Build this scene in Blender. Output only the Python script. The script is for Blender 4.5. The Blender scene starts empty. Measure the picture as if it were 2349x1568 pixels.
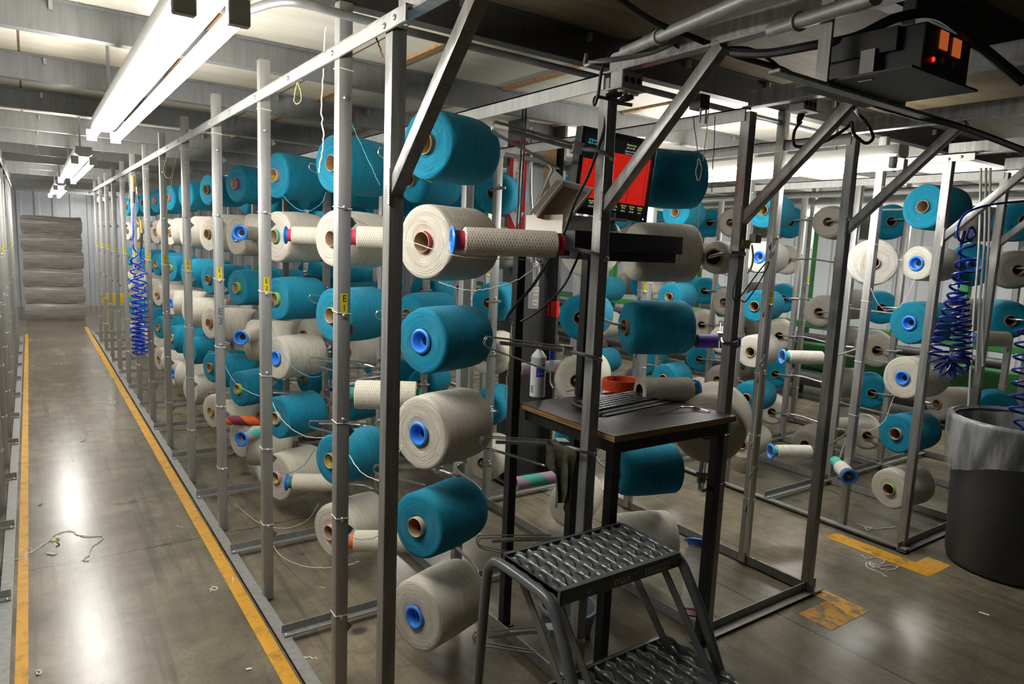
import bpy, bmesh, math, random
from mathutils import Vector, Matrix, Quaternion
random.seed(7)
S = bpy.context.scene
COL = S.collection
PI = math.pi

# ------------------------------------------------------------------ camera
FPX = 1573.5                      # focal length in pixels of the 2349 x 1568 frame
CX, CY = 1174.5, 784.0
CAMP = Vector((0, 0, 1.6))
def _axes():
    y = Vector((65 - CX, 521 - CY, FPX)).normalized()
    d = Vector((700 - CX, 12200 - CY, FPX)).normalized()
    d = (d - y * d.dot(y)).normalized()
    x = d.cross(y)
    return x, y, -d               # world axes seen in camera space (x right, y down, z forward)
AX, AY, AZ = _axes()
RT = Vector((AX.x, AY.x, AZ.x)); DN = Vector((AX.y, AY.y, AZ.y)); FW = Vector((AX.z, AY.z, AZ.z))
cam = bpy.data.cameras.new('camera'); cam_o = bpy.data.objects.new('camera', cam); COL.objects.link(cam_o)
cam.sensor_width = 36; cam.lens = FPX * 36 / 2349; cam.clip_start = .05
m = Matrix((RT, -DN, -FW)).transposed().to_4x4(); m.translation = CAMP
cam_o.matrix_world = m
S.camera = cam_o

def ray(u, v): return RT * ((u - CX) / FPX) + DN * ((v - CY) / FPX) + FW
def at(u, v, d): return CAMP + ray(u, v) * d            # point at camera depth d
def onx(u, v, X): r = ray(u, v); return CAMP + r * (X / r.x)
def ony(u, v, Y): r = ray(u, v); return CAMP + r * (Y / r.y)
def onz(u, v, Z): r = ray(u, v); return CAMP + r * ((Z - CAMP.z) / r.z)
def depth(p): return (Vector(p) - CAMP).dot(FW)

# ------------------------------------------------------------------ world and exposure
S.view_settings.view_transform = 'Standard'; S.view_settings.look = 'None'
S.view_settings.exposure = 0.0; S.view_settings.gamma = 1.0; S.view_settings.use_curve_mapping = False
w = bpy.data.worlds.new('hall_air'); S.world = w; w.use_nodes = True
w.node_tree.nodes['Background'].inputs[0].default_value = (.75, .85, 1, 1)
w.node_tree.nodes['Background'].inputs[1].default_value = .055
TUBE_EMIT = 62.0                  # radiance of the fluorescent tubes
S.cycles.max_bounces = 6; S.cycles.diffuse_bounces = 3; S.cycles.glossy_bounces = 3
S.cycles.caustics_reflective = False; S.cycles.caustics_refractive = False
S.cycles.sample_clamp_indirect = 6

# ------------------------------------------------------------------ node helpers
class NT:
    def __init__(s, name):
        s.m = bpy.data.materials.new(name); s.m.use_nodes = True
        s.t = s.m.node_tree; s.n = s.t.nodes; s.b = s.n['Principled BSDF']
    def add(s, typ, **kw):
        nd = s.n.new(typ)
        for k, v in kw.items():
            if k.startswith('i_'):
                k = k[2:]; key = int(k) if k.isdigit() else k.replace('_', ' ')
                s.set(nd.inputs[key], v)
            else: setattr(nd, k, v)
        return nd
    def set(s, sock, v):
        if isinstance(v, bpy.types.NodeSocket): s.t.links.new(v, sock)
        else: sock.default_value = v
    def P(s, **kw):
        for k, v in kw.items(): s.set(s.b.inputs[k.replace('_', ' ')], v)
    def noise(s, vec, scale, detail=3, rough=.55, out=0):
        nd = s.add('ShaderNodeTexNoise', i_Scale=scale, i_Detail=detail, i_Roughness=rough)
        if vec is not None: s.set(nd.inputs['Vector'], vec)
        return nd.outputs[out]
    def mapv(s, vec, scale=(1, 1, 1), loc=(0, 0, 0), rot=(0, 0, 0)):
        return s.add('ShaderNodeMapping', i_Vector=vec, i_Scale=scale, i_Location=loc, i_Rotation=rot).outputs[0]
    def ramp(s, f, stops):
        nd = s.add('ShaderNodeValToRGB', i_Fac=f); e = nd.color_ramp.elements
        while len(e) < len(stops): e.new(.5)
        for k, (p, c) in enumerate(stops):
            e[k].position = p; e[k].color = c if len(c) == 4 else (*c, 1)
        return nd.outputs[0]
    def mix(s, f, a, b, bl='MIX'):
        nd = s.add('ShaderNodeMix', data_type='RGBA', blend_type=bl)
        s.set(nd.inputs[0], f)
        for k, v in ((6, a), (7, b)):
            s.set(nd.inputs[k], v if isinstance(v, bpy.types.NodeSocket) else (*v, 1)[:4])
        return nd.outputs[2]
    def math(s, op, a, b=0., c=0., clamp=False):
        nd = s.add('ShaderNodeMath', operation=op, use_clamp=clamp)
        s.set(nd.inputs[0], a); s.set(nd.inputs[1], b); s.set(nd.inputs[2], c); return nd.outputs[0]
    def bump(s, h, strength=.3, dist=.002):
        nd = s.add('ShaderNodeBump', i_Height=h, i_Strength=strength, i_Distance=dist)
        s.set(s.b.inputs['Normal'], nd.outputs[0])
    def tc(s, o='Object'): return s.add('ShaderNodeTexCoord').outputs[o]

M = {}
def plain(name, col, rough=.5, metal=0., noise=0., nscale=30, spec=None):
    n = NT(name)
    if noise:
        v = n.noise(n.tc(), nscale, 4)
        lo = tuple(max(0, c * (1 - noise)) for c in col); hi = tuple(min(1, c * (1 + noise)) for c in col)
        n.P(Base_Color=n.ramp(v, [(.3, lo), (.7, hi)]))
    else: n.P(Base_Color=(*col, 1))
    n.P(Roughness=rough, Metallic=metal)
    if spec is not None: n.P(Specular_IOR_Level=spec)
    M[name] = n.m; return n
def emit(name, col, st):
    n = NT(name); n.P(Base_Color=(*[c * .5 for c in col], 1), Emission_Color=(*col, 1), Emission_Strength=st); M[name] = n.m; return n

def steel(name, col, metal, rough, streak=.25, dirt=.3):
    n = NT(name); o = n.tc()
    v = n.noise(n.mapv(o, (14, 14, 1.2)), 3, 5, .65)
    d = n.noise(o, 55, 3, .7)
    c = n.ramp(v, [(.25, tuple(x * (1 - streak) for x in col)), (.75, tuple(min(1, x * (1 + streak * .5)) for x in col))])
    spots = n.ramp(d, [(.66, (0, 0, 0)), (.74, (1, 1, 1))])
    c = n.mix(n.math('MULTIPLY', spots, dirt), c, (.05, .045, .04))
    n.P(Base_Color=c, Metallic=metal, Roughness=n.math('MULTIPLY_ADD', v, .25, rough - .12))
    n.bump(d, .08, .001); M[name] = n.m
steel('galvanized_steel', (.43, .43, .415), .55, .46, .25, .3)
steel('worn_steel', (.36, .355, .34), .45, .36, .45, .5)
steel('joist_shaded', (.085, .082, .078), .45, .5, .3, .3)
steel('rail_steel', (.30, .30, .29), .4, .5, .35, .45)
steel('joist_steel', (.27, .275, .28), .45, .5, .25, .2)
steel('dark_steel', (.07, .07, .07), .5, .5, .3, .2)
steel('rod_steel', (.36, .36, .35), .75, .32, .3, .4)
plain('black_paint', (.012, .012, .012), .42, 0, .4, 40)
plain('black_rubber', (.012, .012, .013), .45)
plain('black_plastic', (.02, .02, .022), .38)
plain('key_plastic', (.035, .035, .037), .45)
plain('blue_plastic', (.045, .25, .80), .3)
plain('hole_dark', (.01, .008, .006), .8)
plain('cardboard', (.34, .22, .12), .8, 0, .18, 60)
plain('white_tie', (.8, .78, .68), .5)
plain('bolt_zinc', (.6, .6, .62), .3, .9)
plain('sign_red', (.55, .02, .02), .45)
plain('sign_white', (.8, .8, .78), .5)
plain('tag_yellow', (.72, .60, .02), .45)
plain('tag_ink', (.01, .01, .01), .6)
plain('guard_yellow', (.75, .50, .01), .45, 0, .15, 9)
plain('machine_green', (.012, .115, .02), .5, 0, .2, 6)
plain('machine_dark', (.03, .03, .035), .5)
plain('box_white', (.66, .63, .56), .7, 0, .06, 8)
plain('box_inside', (.30, .24, .16), .85)
plain('orange_belt', (.72, .07, .015), .75, 0, .1, 120)
plain('chrome', (.7, .7, .7), .12, 1.)
plain('can_white', (.75, .77, .8), .25)
plain('can_blue', (.04, .07, .42), .3)
plain('can_red', (.6, .03, .03), .3)
plain('grey_plastic', (.42, .43, .43), .5)
plain('monitor_blue', (.10, .27, .42), .45)
plain('outlet_cream', (.72, .68, .5), .4)
plain('led_off', (.2, .2, .2), .3)
plain('rag_cloth', (.10, .10, .065), .95, 0, .5, 26)
plain('brass', (.55, .38, .12), .3, .9)
plain('hose_blue', (.012, .03, .30), .22)
plain('hose_blue_light', (.015, .06, .55), .25)
plain('tubing_clear', (.55, .56, .54), .3)
plain('conduit_grey', (.33, .34, .34), .45, .5, .15, 20)
plain('bucket_blue', (.20, .23, .28), .5, 0, .2, 90)
plain('step_grey', (.12, .13, .13), .24, .1, .1, 14)
plain('stencil_cream', (.72, .68, .48), .6)
plain('lint', (.62, .58, .50), .95)
for nm, c in dict(ring_red=(.55, .03, .08), ring_teal=(.05, .40, .30), ring_pink=(.72, .35, .42), ring_purple=(.28, .06, .28),
                  ring_orange=(.75, .17, .02), ring_lime=(.30, .62, .05), ring_cream=(.6, .48, .3), ring_green=(.02, .20, .13),
                  ring_brown=(.35, .17, .09), ring_navy=(.05, .06, .3), label_yellow=(.7, .62, .03), label_white=(.75, .75, .72),
                  label_orange=(.7, .12, .02), tube_purple=(.13, .05, .42), thread_white=(.78, .75, .66), thread_blue=(.03, .28, .42),
                  thread_navy=(.04, .05, .11), thread_yellow=(.62, .60, .18), thread_brown=(.16, .07, .04), sticker_light=(.5, .49, .42)).items():
    plain(nm, c, .7)

def yarn(name, col, dark, cross=.5):
    n = NT(name); uv = n.tc('UV'); sp = n.add('ShaderNodeSeparateXYZ', i_0=uv); U, V_ = sp.outputs[0], sp.outputs[1]
    j = n.noise(n.mapv(uv, (7, 22, 1)), 1.5, 3)
    a = n.noise(n.mapv(n.mix(.02, uv, n.noise(n.mapv(uv, (9, 30, 1)), 1, 2, out=1)), (2.5, 210, 1)), 1.0, 4, .62)   # strands laid round, waving
    def lay(k):
        p = n.math('MULTIPLY_ADD', V_, 240, n.math('MULTIPLY', U, 30 * k))
        return n.noise(n.add('ShaderNodeCombineXYZ', i_0=p, i_1=n.math('MULTIPLY', U, 3.), i_2=float(k)).outputs[0], 1.0, 2, .5)
    side = n.math('GREATER_THAN', V_, .10)
    x = n.math('MAXIMUM', lay(1), lay(-1))
    h = n.math('ADD', n.math('MULTIPLY', a, n.math('SUBTRACT', 1.0, n.math('MULTIPLY', side, cross))), n.math('MULTIPLY', n.math('MULTIPLY', x, side), cross * .88))
    c = n.ramp(h, [(.30, dark), (.50, col), (.78, tuple(min(1, q * 1.12) for q in col))])
    c = n.mix(n.math('MULTIPLY', n.ramp(j, [(.4, (0, 0, 0)), (.7, (1, 1, 1))]), .18), c, dark)
    n.P(Base_Color=c, Roughness=.9, Specular_IOR_Level=.12, Sheen_Weight=.08)
    n.bump(h, 1., .010); M[name] = n.m
yarn('yarn_turquoise', (.011, .265, .415), (.004, .125, .205))
yarn('yarn_cream', (.76, .71, .60), (.47, .42, .335))
yarn('yarn_white', (.80, .77, .69), (.58, .55, .47))
yarn('yarn_taupe', (.31, .28, .245), (.19, .17, .145))
def bobbin_mat(name, under):
    n = NT(name); uv = n.tc('UV')
    def wv(r): return n.add('ShaderNodeTexWave', i_Vector=n.mapv(uv, (9, 190, 1), rot=(0, 0, 0)), i_Scale=.55, i_Distortion=0.) if 0 else None
    s = n.add('ShaderNodeSeparateXYZ', i_0=uv)
    def lay(k):
        p = n.math('MULTIPLY_ADD', s.outputs[0], k * 13, n.math('MULTIPLY', s.outputs[1], 105))
        return n.math('ABSOLUTE', n.math('SUBTRACT', n.math('FRACT', p), .5))
    g = n.math('MAXIMUM', lay(1), lay(-1))
    j = n.noise(n.mapv(uv, (7, 60, 1)), 2, 4, .7)
    h = n.math('ADD', g, n.math('MULTIPLY', n.math('SUBTRACT', j, .35), .55))
    n.P(Base_Color=n.ramp(h, [(.10, under), (.28, (.62, .56, .45)), (.50, (.78, .73, .61))]), Roughness=.9)
    n.bump(h, .6, .003); M[name] = n.m
bobbin_mat('bobbin_yarn', (.52, .465, .37)); bobbin_mat('bobbin_yarn_sparse', (.34, .06, .08))
def stripe_mat(name, a, b):
    n = NT(name); s = n.add('ShaderNodeSeparateXYZ', i_0=n.tc('UV'))
    p = n.math('MULTIPLY_ADD', s.outputs[1], 5.2, n.math('MULTIPLY', s.outputs[0], 1.0))
    f = n.math('GREATER_THAN', n.math('FRACT', p), .5)
    n.P(Base_Color=n.mix(f, a, b), Roughness=.65); M[name] = n.m
stripe_mat('tube_teal_pink', (.09, .60, .45), (.60, .42, .52)); stripe_mat('tube_orange_maroon', (.80, .16, .02), (.19, .02, .06))

def wood_mat(name, top, edge=False):
    n = NT(name); o = n.tc()
    if edge:
        v = n.noise(n.mapv(o, (2, 2, 60)), 3, 4, .7); n.P(Base_Color=n.ramp(v, [(.3, (.09, .04, .012)), (.5, (.36, .19, .06)), (.7, (.55, .33, .12))]), Roughness=.7)
    else:
        v = n.noise(n.mapv(o, (3, 9, 3)), 4, 6, .7); n.P(Base_Color=n.ramp(v, [(.25, tuple(c * .45 for c in top)), (.75, tuple(c * 1.5 for c in top))]), Roughness=n.math('MULTIPLY_ADD', v, .35, .22))
    M[name] = n.m
wood_mat('table_face', (.045, .03, .027)); wood_mat('ply_edge', (0, 0, 0), True)
wood_mat('ceiling_batten', (.42, .24, .10))

def ceil_mat():
    n = NT('ceiling_board'); o = n.tc()
    v = n.noise(n.mapv(o, (1.2, 6, 1)), 1.6, 5, .6); st = n.noise(o, 1.1, 4, .6)
    c = n.ramp(v, [(.3, (.68, .63, .51)), (.7, (.82, .78, .68))])
    c = n.mix(n.math('MULTIPLY', n.ramp(st, [(.5, (0, 0, 0)), (.72, (1, 1, 1))]), .4), c, (.48, .38, .2))
    s = n.add('ShaderNodeSeparateXYZ', i_0=o)
    fy = n.math('ABSOLUTE', n.math('SUBTRACT', n.math('FRACT', n.math('MULTIPLY', s.outputs[0], 1 / 1.22)), .5))
    c = n.mix(n.math('GREATER_THAN', fy, .496), c, (.16, .09, .04))
    n.P(Base_Color=c, Roughness=.6); M['ceiling_board'] = n.m
    n = NT('brown_plywood'); o = n.tc(); v = n.noise(n.mapv(o, (1.5, 9, 1)), 2, 5, .65); n.P(Base_Color=n.ramp(v, [(.3, (.115, .088, .048)), (.7, (.20, .155, .088))]), Roughness=.75); M['brown_plywood'] = n.m
ceil_mat()

def floor_mats():
    def base(n):
        o = n.tc(); s = n.add('ShaderNodeSeparateXYZ', i_0=o)
        big = n.noise(o, 1.3, 6, .62); mid = n.noise(o, 6, 6, .68); fine = n.noise(o, 60, 4, .7)
        tr = n.noise(n.mapv(o, (9, .35, 1), rot=(0, 0, .05)), 2.2, 6, .66)
        c = n.ramp(big, [(.3, (.112, .095, .063)), (.5, (.198, .169, .116)), (.72, (.29, .248, .170))])
        c = n.mix(n.math('MULTIPLY', n.ramp(mid, [(.36, (1, 1, 1)), (.60, (0, 0, 0))]), .55), c, (.075, .068, .058))
        c = n.mix(n.math('MULTIPLY', n.ramp(tr, [(.50, (0, 0, 0)), (.68, (1, 1, 1))]), .62), c, (.06, .058, .054))
        sp = n.add('ShaderNodeTexVoronoi', i_Scale=2.6); n.set(sp.inputs['Vector'], n.mix(.06, o, n.noise(o, 9, 2, out=1)))
        keep = n.math('GREATER_THAN', n.noise(o, 1.9, 1), .46)
        c = n.mix(n.math('MULTIPLY', n.math('MULTIPLY', n.ramp(sp.outputs['Distance'], [(.07, (1, 1, 1)), (.115, (0, 0, 0))]), keep), .8), c, (.035, .033, .032))
        c = n.mix(n.math('MULTIPLY', n.ramp(fine, [(.54, (0, 0, 0)), (.70, (1, 1, 1))]), .45), c, (.04, .037, .034))
        wob = n.math('MULTIPLY', n.math('SUBTRACT', n.noise(o, 3.5, 6, .75), .5), .07)
        def line(k, off, wd, wobble=0.):
            v = n.math('ADD', s.outputs[k], n.math('MULTIPLY', wob, wobble)) if wobble else s.outputs[k]
            return n.math('LESS_THAN', n.math('ABSOLUTE', n.math('SUBTRACT', v, off)), wd)
        cr = n.math('MAXIMUM', line(1, 3.77, .0045, 1.), n.math('MAXIMUM', line(1, 9.9, .006, 1.), n.math('MAXIMUM', line(0, 2.72, .004), line(0, 8.8, .005))))
        n.crack = cr
        c = n.mix(n.math('MULTIPLY', cr, .8), c, (.02, .018, .016))
        rg = n.math('ADD', n.math('MULTIPLY', mid, .28), n.math('MULTIPLY', n.math('ADD', tr, big), .09))
        n.rg = n.math('MINIMUM', n.math('MULTIPLY_ADD', rg, .35, .16), .265)
        n.h = n.math('SUBTRACT', n.math('MULTIPLY', mid, .5), cr)
        return c, o
    n = NT('concrete_floor'); c, o = base(n)
    n.P(Base_Color=c, Roughness=n.rg, Specular_IOR_Level=.45); n.bump(n.h, .12, .004); M['concrete_floor'] = n.m
    for nm, th in (('stripe_paint', .67), ('stripe_paint_scuffed', .60), ('stripe_paint_worn', .52)):
        n = NT(nm); c, o = base(n)
        y = n.mix(n.noise(o, 5, 4), (.58, .27, .012), (.70, .37, .02))
        wear = n.ramp(n.noise(n.mapv(o, (1, .6, 1)), 16, 7, .75), [(th - .03, (0, 0, 0)), (th + .03, (1, 1, 1))])
        y = n.mix(n.math('MULTIPLY', n.ramp(n.noise(o, 11, 5, .7), [(.50, (0, 0, 0)), (.70, (1, 1, 1))]), .75), y, (.16, .09, .02))
        n.P(Base_Color=n.mix(wear, y, c), Roughness=.5); M[nm] = n.m
floor_mats()
def corr_mat(name, col):
    n = NT(name); v = n.noise(n.tc(), 2, 4); n.P(Base_Color=n.ramp(v, [(.3, tuple(c * .85 for c in col)), (.7, col)]), Roughness=.45); M[name] = n.m
corr_mat('siding_grey', (.50, .53, .57)); corr_mat('siding_white', (.72, .75, .78))
def wrap_mat():
    n = NT('shrink_wrap'); o = n.tc()
    v = n.noise(n.mapv(o, (1.5, 1.5, 26)), 2, 5, .7)
    n.P(Base_Color=n.ramp(v, [(.3, (.13, .12, .11)), (.55, (.30, .28, .26)), (.75, (.52, .50, .48))]), Roughness=.22, Coat_Weight=.6, Coat_Roughness=.18)
    n.bump(v, .5, .01); M['shrink_wrap'] = n.m
wrap_mat()
def bag_mat():
    n = NT('bag_film'); v = n.noise(n.mapv(n.tc(), (9, 9, 2.2), rot=(.5, .3, 0)), 1.6, 3, .5)
    n.P(Base_Color=(.62, .63, .64, 1), Roughness=.2, Alpha=n.math('MULTIPLY_ADD', v, 1.1, -.12, True), Specular_IOR_Level=.6); n.bump(v, .9, .02); M['bag_film'] = n.m
    n = NT('can_body'); v = n.noise(n.tc(), 70, 4, .7); n.P(Base_Color=n.ramp(v, [(.35, (.034, .036, .040)), (.7, (.052, .055, .060))]), Roughness=.55); n.bump(v, .15, .002); M['can_body'] = n.m
bag_mat()
def screen_mat():
    n = NT('screen_red'); o = n.tc('UV')
    w1 = n.add('ShaderNodeTexWave', i_Vector=n.mapv(o, (1, 1, 1)), i_Scale=5., i_Distortion=14., i_Detail=0., i_Detail_Scale=.7, wave_type='RINGS').outputs['Fac'] if 0 else None
    vo = n.add('ShaderNodeTexVoronoi', feature='DISTANCE_TO_EDGE', i_Vector=n.mapv(o, (9, 11, 1)), i_Scale=1., i_Randomness=.55).outputs['Distance']
    f = n.math('ABSOLUTE', n.math('SUBTRACT', n.math('FRACT', n.math('MULTIPLY', vo, 6.)), .5))
    c = n.ramp(f, [(.025, (.72, .07, .04)), (.09, (.55, .006, .003))])
    n.P(Base_Color=(.02, 0, 0, 1), Emission_Color=c, Emission_Strength=.85, Roughness=.3); M['screen_red'] = n.m
screen_mat()
emit('tube_glow', (1, .97, .92), TUBE_EMIT); M['tube_glow'].cycles.emission_sampling = 'FRONT'
emit('screen_yellow', (.85, .85, .15), .8); emit('screen_white', (.8, .8, .8), .6); emit('screen_cyan', (.1, .7, .75), .7); emit('screen_dark', (.004, .004, .005), 1.)
emit('led_blue', (.2, .35, 1), 6); emit('lamp_orange', (1, .22, .05), .34); emit('lamp_red', (1, .02, .01), 2.5)
for k in ('screen_yellow', 'screen_white', 'screen_cyan', 'screen_dark', 'led_blue', 'lamp_orange', 'lamp_red'): M[k].cycles.emission_sampling = 'NONE'

# ------------------------------------------------------------------ mesh builder
class MB:
    def __init__(s): s.v = []; s.f = []; s.mi = []; s.uv = []; s.mats = []; s.sm = []
    def mat(s, name):
        if name not in s.mats: s.mats.append(name)
        return s.mats.index(name)
    def quad(s, vs, mi, uv=None, smooth=False):
        s.f.append(vs); s.mi.append(mi); s.uv.append(uv); s.sm.append(smooth)
    def verts(s, pts):
        b = len(s.v); s.v += [tuple(p) for p in pts]; return b
    def box(s, c, size, mat, rot=None, bev=0.):
        """box by centre and size"""
        hx, hy, hz = [q / 2 for q in size]; c = Vector(c)
        R = rot if rot is not None else Matrix.Identity(3)
        if bev <= 0:
            pts = [c + R @ Vector((x * hx, y * hy, z * hz)) for x in (-1, 1) for y in (-1, 1) for z in (-1, 1)]
            b = s.verts(pts); mi = s.mat(mat)
            for q in ((0, 1, 3, 2), (4, 6, 7, 5), (0, 4, 5, 1), (2, 3, 7, 6), (0, 2, 6, 4), (1, 5, 7, 3)): s.quad([b + k for k in q], mi)
        else:
            bm = bmesh.new(); bmesh.ops.create_cube(bm, size=1)
            for v in bm.verts: v.co = Vector((v.co.x * hx * 2, v.co.y * hy * 2, v.co.z * hz * 2))
            bmesh.ops.bevel(bm, geom=bm.edges[:], offset=bev, segments=2, affect='EDGES', profile=.5)
            for v in bm.verts: v.co = c + R @ v.co
            s.frombm(bm, mat); bm.free()
        return s
    def frombm(s, bm, mat, smooth=False):
        bm.verts.ensure_lookup_table(); bm.verts.index_update(); b = s.verts([v.co for v in bm.verts]); mi = s.mat(mat)
        for f in bm.faces: s.quad([b + v.index for v in f.verts], mi, None, smooth)
    def bb(s, lo, hi, mat, bev=0.):
        lo = Vector(lo); hi = Vector(hi); return s.box((lo + hi) / 2, hi - lo, mat, None, bev)
    def bar(s, p0, p1, w, h, mat, up=(0, 0, 1), bev=0.):
        p0 = Vector(p0); p1 = Vector(p1); d = p1 - p0; L = d.length; d.normalize()
        u = Vector(up); sd = d.cross(u)
        if sd.length < 1e-4: sd = d.cross(Vector((1, 0, 0)))
        sd.normalize(); u = sd.cross(d).normalized()
        return s.box((p0 + p1) / 2, (L, w, h), mat, Matrix((d, sd, u)).transposed(), bev)
    def tube(s, pts, r, mat, seg=8, cap=True):
        pts = [Vector(p) for p in pts]; mi = s.mat(mat); n = len(pts)
        rs = r if isinstance(r, (list, tuple)) else [r] * n
        t = [(pts[min(i + 1, n - 1)] - pts[max(i - 1, 0)]).normalized() for i in range(n)]
        u = t[0].orthogonal().normalized(); rings = []
        for i in range(n):
            u = (u - t[i] * u.dot(t[i]))
            u = u.normalized() if u.length > 1e-6 else t[i].orthogonal().normalized()
            vv = t[i].cross(u)
            rings.append(s.verts([pts[i] + (u * math.cos(a) + vv * math.sin(a)) * rs[i] for a in [2 * PI * k / seg for k in range(seg)]]))
        L = 0
        for i in range(n - 1):
            L2 = L + (pts[i + 1] - pts[i]).length
            for k in range(seg):
                k2 = (k + 1) % seg
                s.quad([rings[i] + k, rings[i] + k2, rings[i + 1] + k2, rings[i + 1] + k], mi, [(k / seg, L), ((k + 1) / seg, L), ((k + 1) / seg, L2), (k / seg, L2)], True)
            L = L2
        if cap:
            s.quad([rings[0] + k for k in reversed(range(seg))], mi); s.quad([rings[-1] + k for k in range(seg)], mi)
        return s
    def lathe(s, prof, seg, mat, M4=None, jit=None, smooth=True):
        """prof: (axial x, radius r) list, revolved about +X"""
        mi = s.mat(mat) if isinstance(mat, str) else None
        M4 = M4 or Matrix.Identity(4); rings = []
        for i, (x, r) in enumerate(prof):
            rings.append(s.verts([M4 @ Vector((x, (r + (jit(i, k) if jit else 0)) * math.cos(2 * PI * k / seg), (r + (jit(i, k) if jit else 0)) * math.sin(2 * PI * k / seg))) for k in range(seg)]))
        L = 0
        for i in range(len(prof) - 1):
            L2 = L + math.hypot(prof[i + 1][0] - prof[i][0], prof[i + 1][1] - prof[i][1])
            m_ = mi if mi is not None else s.mat(mat[i])
            for k in range(seg):
                k2 = (k + 1) % seg
                s.quad([rings[i] + k, rings[i + 1] + k, rings[i + 1] + k2, rings[i] + k2], m_, [(k / seg, L), (k / seg, L2), ((k + 1) / seg, L2), ((k + 1) / seg, L)], smooth)
            L = L2
        return s
    def disc(s, c, n, r, mat, seg=16):
        c = Vector(c); n = Vector(n).normalized(); u = n.orthogonal().normalized(); v = n.cross(u)
        b = s.verts([c + (u * math.cos(2 * PI * k / seg) + v * math.sin(2 * PI * k / seg)) * r for k in range(seg)])
        s.quad([b + k for k in range(seg)], s.mat(mat)); return s
    def bolt(s, c, n, r, mat='bolt_zinc'):
        c = Vector(c); n = Vector(n).normalized(); q = Vector((1, 0, 0)).rotation_difference(n).to_matrix().to_4x4(); q.translation = c
        s.lathe([(0, r), (r * .35, r * .85), (r * .6, r * .45), (r * .68, 0.0001)], 10, mat, q); return s
    def text(s, body, size, mat, M4, align='CENTER', ext=.0004):
        key = (body, align)
        if key not in TXT:
            cu = bpy.data.curves.new('glyphs', 'FONT'); cu.body = body; cu.size = 1; cu.align_x = align; cu.align_y = 'CENTER'; cu.resolution_u = 2
            o = bpy.data.objects.new('glyphs', cu); me = bpy.data.meshes.new_from_object(o)
            TXT[key] = ([v.co.copy() for v in me.vertices], [list(p.vertices) for p in me.polygons])
            bpy.data.objects.remove(o); bpy.data.curves.remove(cu); bpy.data.meshes.remove(me)
        vs, fs = TXT[key]; b = s.verts([M4 @ Vector((p.x * size, p.y * size, ext)) for p in vs]); mi = s.mat(mat)
        for f in fs: s.quad([b + k for k in f], mi)
        return s
    def mesh(s, name, sharp=40):
        me = bpy.data.meshes.new(name); me.from_pydata(s.v, [], s.f)
        for n in s.mats: me.materials.append(M[n])
        me.polygons.foreach_set('material_index', s.mi); me.polygons.foreach_set('use_smooth', s.sm)
        if any(u is not None for u in s.uv):
            lay = me.uv_layers.new(name='UVMap'); d = []
            for f, u in zip(s.f, s.uv): d += [c for p in (u or [(0, 0)] * len(f)) for c in p]
            lay.data.foreach_set('uv', d)
        me.validate(); me.update()
        if any(s.sm): me.set_sharp_from_angle(angle=math.radians(sharp))
        return me
TXT = {}
ROOTM = {}
def root(name, loc, label, cat, group=None, rot=None, scale=1.):
    o = bpy.data.objects.new(name, None); COL.objects.link(o); o.empty_display_size = .1
    o.location = loc
    if rot is not None: o.rotation_mode = 'QUATERNION'; o.rotation_quaternion = rot
    o.scale = (scale,) * 3
    ROOTM[o.name] = Matrix.LocRotScale(Vector(loc), rot or Quaternion(), Vector((scale,) * 3))
    o['label'] = label; o['category'] = cat
    if group: o['group'] = group
    return o
def part(name, mb, parent, label=None, local=False, sharp=40):
    """a mesh part under parent; MB in world coordinates unless local"""
    me = mb if isinstance(mb, bpy.types.Mesh) else mb.mesh(name, sharp)
    o = bpy.data.objects.new(name, me); COL.objects.link(o); o.parent = parent
    W = ROOTM.get(parent.name, Matrix.Identity(4))
    if not local: o.matrix_parent_inverse = W.inverted(); ROOTM[o.name] = Matrix.Identity(4)
    else: ROOTM[o.name] = W
    if label: o['label'] = label
    return o
def thing(name, mb, label, cat, group=None, sharp=40):
    """a thing that is one mesh, its origin moved to the middle of its underside"""
    xs = [v[0] for v in mb.v]; ys = [v[1] for v in mb.v]; zs = [v[2] for v in mb.v]
    c = Vector(((min(xs) + max(xs)) / 2, (min(ys) + max(ys)) / 2, min(zs)))
    mb.v = [tuple(Vector(p) - c) for p in mb.v]
    o = bpy.data.objects.new(name, mb.mesh(name, sharp)); COL.objects.link(o); o.location = c
    ROOTM[o.name] = Matrix.Translation(c)
    o['label'] = label; o['category'] = cat
    if group: o['group'] = group
    return o
def struct(name, mb, sharp=40):
    o = bpy.data.objects.new(name, mb.mesh(name, sharp)); COL.objects.link(o); o['kind'] = 'structure'; return o
def spline(pts, n=8):
    """Catmull-Rom through points"""
    p = [Vector(q) for q in pts]; out = []
    for i in range(len(p) - 1):
        a = p[max(i - 1, 0)]; b = p[i]; c = p[i + 1]; d = p[min(i + 2, len(p) - 1)]
        for k in range(n):
            t = k / n
            out.append(.5 * ((2 * b) + (c - a) * t + (2 * a - 5 * b + 4 * c - d) * t * t + (3 * b - a - 3 * c + d) * t ** 3))
    out.append(p[-1]); return out

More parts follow.
